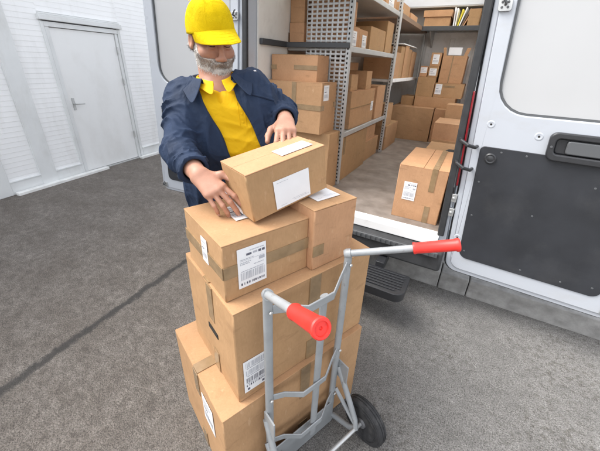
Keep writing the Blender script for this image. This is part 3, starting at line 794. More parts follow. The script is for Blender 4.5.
cbox('pale box on the floor just past the middle shelf post', -1.35, -1.0, 4.16, 4.80, FZ, .885)
cbox('small pale box on the box just past the middle shelf post', -1.30, -1.02, 4.14, 4.42, .887, 1.17)
# lowest shelf
SH = [1.035, 1.735, 2.155]
cbox('large box filling the near half of the lowest shelf', -1.50, -1.055, 2.86, 3.60, SH[0], 1.385, labels=[('right', .62, .70, .12, .22, 'small')], tapes=[('right', 0, .73, .19, .2)])
cbox('tall narrow box at the far end of the lowest shelf', -1.45, -1.05, 3.67, 4.0, SH[0], 1.405)
cbox('upright carton standing on the big box of the lowest shelf', -1.38, -1.06, 3.26, 3.43, 1.387, 1.56)
cbox('little box on the near end of the big box of the lowest shelf', -1.36, -1.08, 2.88, 3.06, 1.387, 1.53)
cbox('dark box behind the upright carton on the lowest shelf', -1.58, -1.41, 3.0, 3.95, 1.387, 1.64)
# middle shelf
cbox('labelled small box nearest on the middle shelf', -1.45, -1.055, 2.665, 2.90, SH[1], 1.90, labels=[('right', .05, .16, .02, .13, 'small')])
cbox('second labelled small box on the middle shelf', -1.45, -1.06, 2.915, 3.14, SH[1], 1.895, labels=[('right', .07, .18, .02, .12, 'small')])
cbox('plain box in the middle of the middle shelf', -1.50, -1.05, 3.19, 3.70, SH[1], 1.945)
cbox('tallest box at the far end of the middle shelf', -1.45, -1.05, 3.74, 4.0, SH[1], 2.05)
cbox('box stacked on the nearest labelled small box of the middle shelf', -1.42, -1.08, 2.67, 2.86, 1.902, 2.08)
cbox('box in the gap between shelf end panel and van wall', -1.60, -1.455, 2.62, 3.0, SH[1], 1.92)
cbox('upper box in the gap beside the perforated shelf end', -1.60, -1.46, 2.63, 3.0, 1.922, 2.12)
t_ = MB(); t_.lathe((-1.22, 3.02, 1.897), (0, 0, 1), [(0, 0), (.04, 0), (.042, .1), (.03, .125), (.015, .13), (.015, .15), (0, .15)], 16)
tag(t_.build('bottle', M['yellowfile']), 'yellow bottle on the labelled boxes of the middle shelf', 'bottle')
# top shelf
cbox('flat box near the middle of the top shelf', -1.45, -1.06, 3.0, 3.5, SH[2], 2.34, labels=[('right', .1, .3, .03, .13, 'small')])
cbox('white labelled carton at the far end of the top shelf', -1.42, -1.06, 3.6, 4.0, SH[2], 2.30, labels=[('right', .08, .28, .02, .11, 'small')])
# second unit: cartons standing on edge
for i, (y0, y1, z1, lab) in enumerate([(4.15, 4.56, 1.78, 'broad carton standing nearest on the second shelf unit'), (4.585, 4.78, 1.86, 'tall slim carton standing second on the second shelf unit'),
                                       (4.80, 5.0, 1.88, 'tall slim carton standing third on the second shelf unit'), (5.02, 5.26, 1.85, 'tall slim carton standing fourth on the second shelf unit'), (5.29, 5.6, 1.83, 'carton standing last on the second shelf unit')]):
    cbox(lab, -1.42, -1.05 - .01 * (i % 2), y0, y1, 1.466, z1, seam='y')
pp = MB(); pp.box(-1.38, -1.04, 4.6, 5.5, 1.884, 1.892); pp.box(-1.36, -1.05, 4.65, 5.45, 1.893, 1.90)
tag(pp.build('paper_stack', M['white'], bevel=.002), 'white papers lying on the standing cartons', 'papers')
for y0, y1, z1, lab in ((4.3, 4.75, 2.31, 'small box on the brown plank near the middle post'), (4.85, 5.3, 2.27, 'low box on the brown plank near the bulkhead')):
    cbox(lab, -1.4, -1.07, y0, y1, 2.172, z1)
# far end
cbox('big square box on the floor at the bulkhead', -1.20, -.585, 5.10, 5.72, FZ, 1.062, rz=3)
cbox('tall box right of the big square box at the bulkhead', -.56, -.30, 5.16, 5.75, FZ, 1.062)
cbox('box in the far right corner on the van floor', -.29, -.06, 5.2, 5.75, FZ, 1.06)
cbox('long flat box on the big square box', -.905, -.325, 5.30, 5.80, 1.064, 1.208)
cbox('small box at the left of the long flat box', -1.12, -.92, 5.38, 5.70, 1.064, 1.20, rz=-4)
cbox('upright box left on the long flat box', -.92, -.665, 5.36, 5.78, 1.21, 1.492)
cbox('labelled box right on the long flat box', -.655, -.25, 5.38, 5.80, 1.21, 1.415, labels=[('front', .015, .105, .045, .19, 'small')], tapes=[('front', .12, .28, .15, .175)])
op = cbox('tall parted-top box on the labelled box at the bulkhead', -.635, -.305, 5.46, 5.80, 1.417, 1.795, tapes=[('front', .135, .15, .0, .37)], seam='y')
for x0, x1, tx in ((-.16, -.12, -.02), (.11, .16, .03)):
    q = MB()
    vs_ = [(x0, -.165, .373), (x1, -.165, .373), (x1 + tx, -.17, .48), (x0 + tx, -.17, .48)]
    q.add(vs_ + [(a, b_ + .004, c) for a, b_, c in vs_], [(0, 1, 2, 3), (7, 6, 5, 4), (0, 4, 5, 1), (1, 5, 6, 2), (2, 6, 7, 3), (3, 7, 4, 0)])
    q.build('raised_flap', M['card'], op)
q = MB(); q.box(-.1, .075, -.166, -.161, .385, .485); q.build('paper_sheet', M['paper'], op)
cbox('labelled box on the upright box left at the bulkhead', -.80, -.655, 5.44, 5.70, 1.645, 1.83, labels=[('front', .03, .12, .03, .16, 'small')])
cbox('small labelled box under the upper one at the bulkhead', -.80, -.66, 5.42, 5.70, 1.494, 1.643, labels=[('front', .02, .12, .02, .12, 'small')])
cbox('little box with white label left of the labelled boxes', -.918, -.81, 5.40, 5.64, 1.494, 1.64, labels=[('front', .01, .1, .05, .13, 'small')])
cbox('pale topped box in the right row of the van', -.43, -.07, 4.22, 4.75, .80, 1.0)
cbox('box beneath the pale topped box in the right row', -.42, -.07, 4.2, 4.76, FZ, .799)
cbox('box behind the pale topped one in the right row', -.38, -.08, 4.82, 5.12, FZ, 1.17)
cbox('low box in the right row between near box and pale topped box', -.40, -.08, 3.48, 4.05, FZ, .80)
cbox('taped box with white label standing on the van sill by the right door', -.392, -.062, 2.20, 2.82, FZ, .975, rz=0,
     tapes=[('front', .225, .262, .245, .408), ('front', .225, .262, .0, .13), ('top', .225, .262, .0, .62)], labels=[('front', .055, .145, .15, .29, 'ship')], seam='y')
# bulkhead shelf and things on it
bs = empty('bulkhead_shelf', (-.6, 5.7, 2.12)); tag(bs, 'grey shelf high across the white bulkhead', 'shelf')
q = MB(); q.box(-.41, .50, -.28, .24, .025, .045); q.build('board', M['shelfgrey'], bs)
q = MB(); q.box(-.41, .50, -.31, -.282, -.012, .05); q.build('front_rail', M['railgrey'], bs, bevel=.004)
for x in (-.3, .4):
    q = MB(); q.prism([(-.25, .02), (.23, .02), (.23, -.2)], 'x', x - .01, x + .01); q.build('bracket', M['shelfgrey'], bs)
cbox('lidded wide box on the high bulkhead shelf', -1.0, -.645, 5.47, 5.85, 2.167, 2.29)
cbox('wide lid box on top of the lidded box on the high bulkhead shelf', -1.02, -.632, 5.45, 5.86, 2.2915, 2.375, seam='none')
cbox('upright box at the right end of the high bulkhead shelf', -.415, -.27, 5.46, 5.8, 2.167, 2.375)
for i, (x, tilt, mm, lab) in enumerate([(-.60, 4, 'white', 'white folder leaning upright by the lidded box'), (-.575, 2, 'white', 'second white folder on the bulkhead shelf'), (-.545, -8, 'yellowfile', 'yellow folder among the white ones'),
                                        (-.525, -14, 'white', 'white folder leaning right of the yellow one'), (-.495, -20, 'plank', 'brown folder leaning on the bulkhead shelf'), (-.475, -24, 'card', 'outermost card folder leaning furthest')]):
    q = MB(); q.box(-.008, .008, -.15, .15, 0, .24 - .012 * (i % 3)); o = q.build('folder', M[mm], None, bevel=.002)
    o.location = (x + .01, 5.65, 2.168 + abs(math.sin(math.radians(tilt))) * .008); o.rotation_euler = (0, math.radians(-tilt), 0)
    tag(o, lab, 'folder', 'folders on the bulkhead shelf')

# ----------------------------------------------------------------- shelves
def post(mb, x, y, z0, z1):
    mb.box(x - .016, x + .016, y - .018, y - .015, z0, z1); mb.box(x + .013, x + .016, y - .015, y + .015, z0, z1)
sh1 = empty('shelving_unit', (-1.31, 3.3, FZ)); tag(sh1, 'grey metal shelving along the left van wall with perforated end panel', 'shelving')
O1 = V((-1.31, 3.3, FZ))
class SMB(MB):
    def build(s, name, mats, parent, **k):
        s.v = [(p[0] - parent.location.x, p[1] - parent.location.y, p[2] - parent.location.z) for p in s.v]
        return MB.build(s, name, mats, parent, **k)
for (x, y) in ((-1.018, 2.585), (-1.018, 4.05), (-1.60, 4.05)):
    q = SMB(); q.box(x - .018, x + .018, y - .02, y + .02, FZ, 2.42)
    q.build('post', M['shelfgrey'], sh1, bevel=.003)
    if x > -1.1:
        q2 = SMB()
        for j in range(52): q2.box(x - .006, x + .006, y - .0212, y - .0202, FZ + .03 + j * .035, FZ + .03 + j * .035 + .016)
        q2.build('post_slots', M['dark'], sh1)
# perforated end panel: a real sheet with punched slots
q = SMB(); x0, x1, yp = -1.41, -1.036, 2.582
nx, nz = 8, 46; cw = (x1 - x0) / nx; ch = (2.42 - .95) / nz
for j in range(nz):
    for i in range(nx):
        a, c = x0 + i * cw, .95 + j * ch
        if i in (3,) and False: pass
        ha, hc = cw * .33, ch * .34
        mx, mz = a + cw / 2, c + ch / 2
        solid_col = (i == 4 and False)
        P = lambda x, z: (x, yp, z)
        o_ = [P(a, c), P(a + cw, c), P(a + cw, c + ch), P(a, c + ch)]
        i_ = [P(mx - ha, mz - hc * .75), P(mx + ha, mz - hc * .75), P(mx + ha, mz + hc * .75), P(mx - ha, mz + hc * .75)]
        q.add(o_ + i_, [(0, 1, 5, 4), (1, 2, 6, 5), (2, 3, 7, 6), (3, 0, 4, 7)])
q.build('perforated_panel', M['shelfgrey'], sh1, solid=.003)
q = SMB(); q.box(-1.62, -1.0, 2.545, 2.563, 1.728, 1.768); q.build('lashing_bar', M['railgrey'], sh1, bevel=.004)
for z in (1.035, 1.735, 2.155):
    q = SMB(); q.box(-1.61, -1.03, 2.61, 4.03, z - .03, z - .002); q.box(-1.03, -1.012, 2.606, 4.03, z - .032, z + .012)
    q.build('shelf', M['shelfgrey'], sh1, bevel=.004)
q = SMB(); q.box(-1.632, -1.612, 2.62, 4.03, 1.0, 2.40); q.build('back_sheet', M['plank'], sh1)
sh2 = empty('shelving_unit', (-1.31, 5.0, FZ)); tag(sh2, 'second shelving unit with brown plank top near the bulkhead', 'shelving')
for (x, y) in ((-1.018, 5.84), (-1.60, 5.84), (-1.018, 4.10), (-1.60, 4.10)):
    q = SMB(); q.box(x - .016, x + .016, y - .018, y + .018, FZ if x > -1.1 and y > 5 else 1.4, 2.2); q.build('post', M['shelfgrey'], sh2, bevel=.003)
q = SMB(); q.box(-1.60, -1.0, 4.125, 5.9, 2.118, 2.17); q.build('plank', M['plank'], sh2, bevel=.003)
q = SMB(); q.box(-1.60, -1.03, 4.122, 5.82, 1.435, 1.464); q.box(-1.03, -1.012, 4.122, 5.82, 1.432, 1.475); q.build('shelf', M['bulk'], sh2, bevel=.004)
q = SMB(); q.box(-1.60, -1.58, 4.122, 5.82, .575, 1.43); q.build('back_sheet', M['shelfgrey'], sh2)

# ------------------------------------------------------------------ person
class Field:
    """signed distance field on a grid, blended piece by piece, turned into one closed surface"""
    def __init__(s, lo, hi, res):
        s.lo = np.array(lo, float); s.res = res
        s.n = np.ceil((np.array(hi) - s.lo) / res).astype(int) + 1
        s.a = np.full(s.n, 1.0, np.float32)
    def sub(s, lo, hi):
        i0 = np.clip(np.floor((np.array(lo) - s.lo) / s.res).astype(int), 0, s.n - 1); i1 = np.clip(np.ceil((np.array(hi) - s.lo) / s.res).astype(int) + 1, 1, s.n)
        sl = tuple(slice(a, b) for a, b in zip(i0, i1))
        ax = [(s.lo[k] + s.res * np.arange(i0[k], i1[k])).astype(np.float32) for k in range(3)]
        return sl, ax[0][:, None, None], ax[1][None, :, None], ax[2][None, None, :]
    def put(s, fn, lo, hi, k=.01, op='u'):
        m = k + 3 * s.res
        sl, x, y, z = s.sub(np.array(lo) - m, np.array(hi) + m)
        if 0 in s.a[sl].shape: return
        d = fn(x, y, z).astype(np.float32); c = s.a[sl]
        if op == 'u':
            h = np.maximum(k - np.abs(c - d), 0) / max(k, 1e-6); s.a[sl] = np.minimum(c, d) - h * h * k * .25
        elif op == 's':
            d = -d; h = np.maximum(k - np.abs(c - d), 0) / max(k, 1e-6); s.a[sl] = np.maximum(c, d) + h * h * k * .25
        else:
            h = np.maximum(k - np.abs(c - d), 0) / max(k, 1e-6); s.a[sl] = np.maximum(c, d) + h * h * k * .25
    def cap(s, a, ra, b, rb, k=.01, op='u', fold=None):
        a = np.array(a, float); b = np.array(b, float); ba = b - a; q = float(ba @ ba) + 1e-12
        def fn(x, y, z):
            px, py, pz = x - a[0], y - a[1], z - a[2]
            h = np.clip((px * ba[0] + py * ba[1] + pz * ba[2]) / q, 0, 1)
            d = np.sqrt((px - h * ba[0]) ** 2 + (py - h * ba[1]) ** 2 + (pz - h * ba[2]) ** 2) - (ra + (rb - ra) * h)
            if fold: d = d + fold(x, y, z, h)
            return d
        r = max(ra, rb) + (.02 if fold else 0)
        s.put(fn, np.minimum(a, b) - r, np.maximum(a, b) + r, k, op)
    def ell(s, c, rad, R=None, k=.01, op='u'):
        c = np.array(c, float); rad = np.array(rad, float); R = np.eye(3) if R is None else np.array(R, float)   # rows = local axes
        def fn(x, y, z):
            px, py, pz = x - c[0], y - c[1], z - c[2]
            l = [(px * R[i][0] + py * R[i][1] + pz * R[i][2]) / rad[i] for i in range(3)]
            k0 = np.sqrt(l[0] ** 2 + l[1] ** 2 + l[2] ** 2) + 1e-9
            k1 = np.sqrt((l[0] / rad[0]) ** 2 + (l[1] / rad[1]) ** 2 + (l[2] / rad[2]) ** 2) + 1e-9
            return k0 * (k0 - 1) / k1
        r = rad.max(); s.put(fn, c - r, c + r, k, op)
    def mesh(s):
        A = s.a; ins = A < 0; n = A.shape
        # cells with a sign change
        acc = np.zeros(tuple(q - 1 for q in n), np.int8)
        for dx in (0, 1):
            for dy in (0, 1):
                for dz in (0, 1): acc += ins[dx:n[0] - 1 + dx, dy:n[1] - 1 + dy, dz:n[2] - 1 + dz]
        cells = np.argwhere((acc > 0) & (acc < 8)); idx = np.full(acc.shape, -1, np.int32); idx[tuple(cells.T)] = np.arange(len(cells))
        sm = np.zeros((len(cells), 3)); cnt = np.zeros(len(cells))
        cor = [np.array(q) for q in ((0, 0, 0), (1, 0, 0), (0, 1, 0), (1, 1, 0), (0, 0, 1), (1, 0, 1), (0, 1, 1), (1, 1, 1))]
        val = [A[tuple((cells + q).T)] for q in cor]
        for i, j in ((0, 1), (2, 3), (4, 5), (6, 7), (0, 2), (1, 3), (4, 6), (5, 7), (0, 4), (1, 5), (2, 6), (3, 7)):
            va, vb = val[i], val[j]; ok = (va < 0) != (vb < 0); t = np.where(ok, va / np.where(ok, va - vb, 1), 0)
            sm += np.where(ok[:, None], cor[i] + t[:, None] * (cor[j] - cor[i]), 0); cnt += ok
        vs_ = s.lo + s.res * (cells + sm / cnt[:, None]); qs = []
        for ax in range(3):
            o1, o2 = [(1, 2), (2, 0), (0, 1)][ax]
            sa = [slice(None)] * 3; sb = [slice(None)] * 3; sa[ax] = slice(0, -1); sb[ax] = slice(1, None)
            e = np.argwhere(ins[tuple(sa)] != ins[tuple(sb)])
            e = e[(e[:, o1] > 0) & (e[:, o2] > 0) & (e[:, o1] < n[o1] - 1) & (e[:, o2] < n[o2] - 1)]
            fl = ins[tuple(e.T)]
            u = np.zeros(3, int); u[o1] = 1; w = np.zeros(3, int); w[o2] = 1
            q = np.stack([idx[tuple((e - u - w).T)], idx[tuple((e - w).T)], idx[tuple(e.T)], idx[tuple((e - u).T)]], 1)
            q[~fl] = q[~fl][:, ::-1]; qs.append(q)
        q = np.concatenate(qs); q = q[(q >= 0).all(1)]
        return vs_, q
    def build(s, name, m, parent, smooth=1, offset=(0, 0, 0)):
        v, q = s.mesh()
        # keep only pieces of a real size, relax the surface a little
        for _ in range(smooth):
            acc = np.zeros_like(v); c = np.zeros(len(v))
            for i in range(4):
                a, b = q[:, i], q[:, (i + 1) % 4]
                np.add.at(acc, a, v[b]); np.add.at(acc, b, v[a]); np.add.at(c, a, 1); np.add.at(c, b, 1)
            v = .5 * v + .5 * acc / np.maximum(c, 1)[:, None]
        v = v - np.array(offset)
        me = bpy.data.meshes.new(name); me.vertices.add(len(v)); me.vertices.foreach_set('co', v.astype(np.float32).ravel())
        me.loops.add(q.size); me.loops.foreach_set('vertex_index', q.astype(np.int32).ravel())
        me.polygons.add(len(q)); me.polygons.foreach_set('loop_start', np.arange(0, q.size, 4, dtype=np.int32))
        me.polygons.foreach_set('use_smooth', np.ones(len(q), bool))
        me.update(); me.validate(); me.materials.append(m)
        bm = bmesh.new(); bm.from_mesh(me)
        # drop crumbs
        seen = set(); comps = []
        for vtx in bm.verts:
            if vtx.index in seen: continue
            st_ = [vtx]; seen.add(vtx.index); comp = []
            while st_:
                t = st_.pop(); comp.append(t)
                for e in t.link_edges:
                    o2 = e.other_vert(t)
                    if o2.index not in seen: seen.add(o2.index); st_.append(o2)
            comps.append(comp)
        big = max(len(c) for c in comps)
        kill = [t for c in comps if len(c) < big * s.keep for t in c]
        if kill: bmesh.ops.delete(bm, geom=kill, context='VERTS')
        bmesh.ops.recalc_face_normals(bm, faces=bm.faces)
        bm.to_mesh(me); bm.free()
        o = bpy.data.objects.new(name, me); COL.objects.link(o); o.parent = parent
        return o
    keep = .5

PB = np.array((-.96, 1.16, 0.0))
mat_nail = mat('fingernail', (.66, .42, .34), .3)
man = empty('person', PB); tag(man, 'man in yellow cap, yellow polo shirt and open navy jacket bending over the parcels', 'person')
a3 = lambda *p: np.array(p, float)
# joints (metres, world)
SHR, ELR, WRR = a3(-1.072, .928, 1.452), a3(-.952, .765, 1.282), a3(-.755, .672, 1.258)
SHL, ELL, WRL = a3(-.868, 1.108, 1.498), a3(-.800, 1.262, 1.400), a3(-.655, 1.052, 1.394)
PEL, BEL, RIB, CHE, NEC = a3(-.935, 1.135, .93), a3(-.905, 1.075, 1.10), a3(-.905, 1.045, 1.27), a3(-.935, 1.025, 1.40), a3(-.965, 1.015, 1.503)
HIPR, HIPL = a3(-1.0, 1.06, .90), a3(-.865, 1.2, .90)
KNR, KNL = a3(-1.005, 1.04, .50), a3(-.85, 1.20, .50)
ANR, ANL = a3(-1.04, 1.09, .09), a3(-.89, 1.26, .09)
WD = a3(.755, .65, .08); WD /= np.linalg.norm(WD)          # towards his left
FD = a3(.65, -.755, -.08); FD /= np.linalg.norm(FD)        # where the chest faces
# head frame
hyaw, hpit, hrol = -.463, .26, .03
hF = a3(math.cos(hyaw) * math.cos(hpit), math.sin(hyaw) * math.cos(hpit), -math.sin(hpit)); hL = a3(-math.sin(hyaw), math.cos(hyaw), 0)
hU = np.cross(hF, hL); hL, hU = hL * math.cos(hrol) + hU * math.sin(hrol), hU * math.cos(hrol) - hL * math.sin(hrol)
HC = a3(-.997, 1.032, 1.672); HR = np.array([hL, hF, hU])
def hp(x, y, z): return HC + hL * x + hF * y + hU * z

def torso(F, g, k=.05, wx=0., dz=0, shoulder=True):
    """stack of capsules lying across the body"""
    for c, half, r in ((PEL, .085, .108), (BEL, .072, .122), (RIB, .075, .120), (CHE, .085, .108)):
        F.cap(c - WD * (half + wx), r + g, c + WD * (half + wx), r + g, k)
    if shoulder:
        F.cap(SHR * .82 + NEC * .18 + a3(0, 0, -.01), .062 + g, NEC + a3(0, 0, -.035), .066 + g, k)
        F.cap(SHL * .82 + NEC * .18 + a3(0, 0, -.01), .062 + g, NEC + a3(0, 0, -.035), .066 + g, k)

def unit(v): return v / np.linalg.norm(v)
def hand(F, wrist, fwd, back, thumb_side, curls, spread, th, scale=1.0, out=None):
    """palm, four bent fingers of unequal length and a thumb leaving the side of the palm"""
    fwd = unit(fwd); back = unit(back - fwd * (back @ fwd)); sd = np.cross(fwd, back)
    if sd @ thumb_side < 0: sd = -sd
    S_ = scale
    mc = []
    for i, (off, ln) in enumerate(((.0285, .090), (.0095, .093), (-.0100, .088), (-.0280, .080))):
        m_ = wrist + fwd * ln * S_ + sd * off * S_ + back * (.004 - .004 * abs(i - 1.2)) * S_
        mc.append(m_); F.cap(wrist + sd * off * .55 * S_ + fwd * .012, .0155 * S_, m_, .0118 * S_, .018)
    F.cap(wrist + fwd * .03 * S_ + sd * .022 * S_ - back * .008 * S_, .017 * S_, wrist + fwd * .055 * S_ + sd * .026 * S_ - back * .008 * S_, .013 * S_, .016)
    lens = ((.050, .030, .023), (.055, .034, .024), (.051, .032, .024), (.040, .025, .020)); rad = (.0095, .0098, .0092, .0081)
    tips = []
    for i in range(4):
        p = mc[i]; d = unit(fwd + sd * spread[i]); r = rad[i] * S_
        F.cap(p - d * .006, r * 1.16, p, r * 1.14, .006)
        b_ = unit(back - d * (back @ d))
        for j in range(3):
            c = math.radians(curls[i][j]); d2 = d * math.cos(c) - b_ * math.sin(c); b_ = b_ * math.cos(c) + d * math.sin(c); d = d2
            e = p + d * lens[i][j] * S_
            F.cap(p, r * (1.0 - .06 * j), e, r * (.94 - .07 * j), .0035); p = e
        tips.append((p, d, b_, r * .8))
    p = wrist + fwd * .028 * S_ + sd * .026 * S_ - back * .006 * S_
    for (f_, s2_, b2_, ln, r) in th:
        d = unit(fwd * f_ + sd * s2_ + back * b2_); e = p + d * ln * S_
        F.cap(p, r * S_, e, r * .9 * S_, .008); p = e
    tips.append((p, d, back, .009))
    return tips

# --- body: one continuous skin
BF = Field((-1.28, .52, -.0), (-.50, 1.48, 1.83), .0035)
torso(BF, -.012, .05)
for a, b, c in ((HIPR, KNR, ANR), (HIPL, KNL, ANL)):
    BF.cap(a, .082, b, .052, .04); BF.cap(b, .052, b + (c - b) * .35, .054, .03); BF.cap(b + (c - b) * .35, .054, c, .035, .03)
    BF.cap(c + a3(0, 0, -.03), .034, c + a3(.09, -.10, -.055), .03, .03)
for a, b, c in ((SHR, ELR, WRR), (SHL, ELL, WRL)):
    BF.cap(a, .056, a + (b - a) * .45, .047, .03); BF.cap(a + (b - a) * .45, .047, b, .038, .03)
    BF.cap(b, .04, b + (c - b) * .3, .043, .02); BF.cap(b + (c - b) * .3, .043, c, .0285, .02)
BF.cap(NEC + a3(0, 0, -.05), .068, hp(0, -.012, -.05), .058, .03)
# head
BF.ell(hp(0, -.012, .038), (.0745, .096, .086), HR, .02)
BF.ell(hp(0, .030, -.030), (.066, .064, .084), HR, .025)
BF.ell(hp(0, .042, -.082), (.055, .050, .036), HR, .02)
BF.ell(hp(0, .080, -.101), (.021, .018, .017), HR, .016)
for sx in (-1, 1):
    BF.ell(hp(sx * .046, .062, -.028), (.024, .026, .022), HR, .02)
    BF.ell(hp(sx * .031, .098, .004), (.019, .013, .011), HR, .010, 's')
    BF.ell(hp(sx * .031, .0815, .003), (.0125, .0125, .0125), HR, .003)
    BF.ell(hp(sx * .031, .086, .0115), (.0165, .0105, .006), HR, .004)
    BF.ell(hp(sx * .031, .086, -.0065), (.0155, .009, .005), HR, .004)
    BF.cap(hp(sx * .012, .090, .024), .0085, hp(sx * .046, .078, .022), .007, .010)
    BF.ell(hp(sx * .0785, -.006, -.004), (.009, .020, .032), HR, .006)
    BF.ell(hp(sx * .085, -.002, -.002), (.006, .011, .018), HR, .006, 's')
    BF.ell(hp(sx * .0145, .106, -.042), (.0095, .011, .008), HR, .006)
BF.cap(hp(0, .093, .012), .0085, hp(0, .117, -.033), .0115, .010)
BF.ell(hp(0, .114, -.038), (.013, .0125, .0105), HR, .008)
BF.cap(hp(-.021, .088, -.067), .006, hp(.021, .088, -.067), .006, .006); BF.cap(hp(-.017, .088, -.079), .0072, hp(.017, .088, -.079), .0072, .006)
BF.cap(hp(-.024, .099, -.0725), .0022, hp(.024, .099, -.0725), .0022, .003, 's')
# right hand presses the label with a pen; left hand rests on the parcel's far edge
tipR = hand(BF, WRR, a3(.160, -.016, -.080), a3(.16, -.50, .85), a3(.3, .6, .4),
            ((12, 30, 18), (20, 32, 20), (24, 36, 22), (28, 38, 24)), (.12, .03, -.06, -.15),
            ((.70, .75, .22, .038, .0138), (.93, .36, -.10, .036, .0118), (.96, .05, -.30, .029, .0102)), 1.0)
tipL = hand(BF, WRL, a3(.072, -.112, -.030), a3(-.10, .18, 1.0), a3(-.7, -.6, 0),
            ((28, 42, 28), (32, 46, 30), (34, 48, 30), (34, 46, 30)), (.10, .02, -.07, -.17),
            ((.60, .75, -.25, .036, .0138), (.85, .32, -.40, .032, .0118), (.90, .05, -.42, .026, .0102)), 1.05)
body = BF.build('body', M['skin'], man, 1, PB); del BF
# fingernails
for tips in (tipR, tipL):
    for (p, d, b_, r) in tips:
        q = MB(); s0 = unit(np.cross(d, b_)); pts = []
        c = p - d * .001 + b_ * r * .90 - PB
        ring0 = [c + d * (.0065 * math.cos(t)) + s0 * (.0052 * math.sin(t)) - b_ * (.0016 * math.sin(t) ** 2) for t in [k_ * math.pi / 6 for k_ in range(12)]]
        ring1 = [v_ + b_ * .0012 for v_ in ring0]
        q.loft([ring0, ring1]); q.build('fingernail', mat_nail, body)

# --- cloth folds
def ridge(v): return (1 - np.abs(np.sin(v))) ** 1.5 - .32
def folds(amp, freq, seed):
    R_ = np.random.default_rng(seed); ph = R_.uniform(0, 6.28, 12); dr = R_.normal(size=(6, 3))
    def f(x, y, z, h=None):
        n1 = np.sin(9 * (dr[0][0] * x + dr[0][1] * y + dr[0][2] * z) + ph[0]) + np.sin(14 * (dr[1][0] * x + dr[1][1] * y + dr[1][2] * z) + ph[1])
        n2 = np.sin(11 * (dr[2][0] * x + dr[2][1] * y + dr[2][2] * z) + ph[2]) + np.sin(19 * (dr[3][0] * x + dr[3][1] * y + dr[3][2] * z) + ph[3])
        s_ = ridge(.5 * freq * (dr[4][0] * x + dr[4][1] * y + dr[4][2] * z) + 1.3 * n1 + ph[4])
        s2_ = ridge(1.1 * freq * (dr[5][0] * x + dr[5][1] * y + dr[5][2] * z) + 1.5 * n2 + ph[5])
        s3_ = ridge(2.1 * freq * (dr[3][0] * x + dr[2][1] * y + dr[4][2] * z) + 1.5 * n1 - n2 + ph[6])
        return -amp * (1.1 * s_ * (.7 + .3 * np.clip(n2, -1, 1)) + .6 * s2_ * (.6 + .4 * np.clip(n1, -1, 1)) + .28 * s3_)
    return f
def sleeve_fold(amp, waves, seed):
    R_ = np.random.default_rng(seed); ph = R_.uniform(0, 6.28, 4); dr = R_.normal(size=(3, 3))
    def f(x, y, z, h):
        n1 = np.sin(17 * (dr[0][0] * x + dr[0][1] * y + dr[0][2] * z) + ph[0]) + np.sin(29 * (dr[1][0] * x + dr[1][1] * y + dr[1][2] * z) + ph[1])
        n2 = np.sin(41 * (dr[1][1] * x + dr[2][2] * y + dr[0][0] * z) + ph[3])
        w_ = ridge(waves * 3.1416 * h + 1.1 * n1 + ph[2]); w2_ = ridge(waves * 5.9 * h + 1.6 * n1 + 1.2 * n2 + ph[0])
        return -amp * (1.25 * w_ * (.75 + .25 * n2) + .6 * w2_)
    return f
def displace(F, f): 
    sl, x, y, z = F.sub(F.lo, F.lo + F.res * F.n); F.a += f(x, y, z).astype(np.float32)

# --- trousers and shoes
TF = Field((-1.25, .85, .03), (-.68, 1.45, 1.06), .008)
TF.cap(PEL - WD * .085, .116, PEL + WD * .085, .116, .05)
for a, b, c in ((HIPR, KNR, ANR), (HIPL, KNL, ANL)):
    TF.cap(a, .096, b, .070, .05, fold=sleeve_fold(.004, 3, 5)); TF.cap(b, .070, c, .056, .03, fold=sleeve_fold(.005, 4, 6))
TF.build('trousers', M['trousers'], man, 1, PB)
for c in (ANR, ANL):
    q = MB(); f2 = V((.66, -.75, 0)).normalized(); w2 = V((.75, .66, 0)).normalized(); c0 = V(c) - V(PB); c0.z = 0
    sole = [c0 + f2 * (.06 + .145 * math.cos(t)) + w2 * (.046 + .006 * math.cos(t)) * math.sin(t) for t in [k_ * math.pi / 10 for k_ in range(20)]]
    rings = []
    for z_, s_, sh in ((.0, 1, 0), (.025, 1.0, 0), (.045, .95, -.004), (.07, .74, -.03), (.10, .46, -.062), (.125, .42, -.066)):
        cc = c0 + f2 * (.06 + sh); rings.append([cc + (p - c0 - f2 * .06) * s_ + V((0, 0, z_)) for p in sole])
    q.loft(rings); q.build('shoe', M['shoe'], man, sub=1)

# --- polo shirt: body, button placket, soft collar
SF = Field((-1.22, .80, .86), (-.66, 1.36, 1.60), .005)
torso(SF, .004, .05)
displace(SF, folds(.0045, 42, 3))
SF.cap(NEC + a3(0, 0, -.03), .074, NEC + a3(-.012, .012, .012), .066, .03)
up_n = unit(hp(0, -.012, -.05) - NEC)
FH0 = unit(FD * .72 + hF * .28); FH0[2] = 0; FH0 = unit(FH0)
def cutneck(F, h, r, k=.004):
    F.cap(NEC + up_n * h + FD * .004, r, NEC + up_n * (h + .12) + FD * .012, r, k, 's')
nk = unit(a3(0, 0, 1) + FH0 * .50)
def neckcut(x, y, z):
    px, py, pz = x - NEC[0], y - NEC[1], z - NEC[2]
    pl = px * nk[0] + py * nk[1] + pz * nk[2]
    return np.maximum(-(pl - .024), np.sqrt(px ** 2 + py ** 2 + 0 * pz) - .125)
SF.put(neckcut, NEC - .13, NEC + .13, .004, 's')
SF.cap(NEC + FH0 * .080 + a3(0, 0, .03), .030, NEC + FH0 * .108 + a3(0, 0, -.050), .005, .004, 's')
shirt_front = lambda t, w_=0, o_=0: None
shirt = SF.build('polo_shirt', M['yellow'], man, 1, PB)

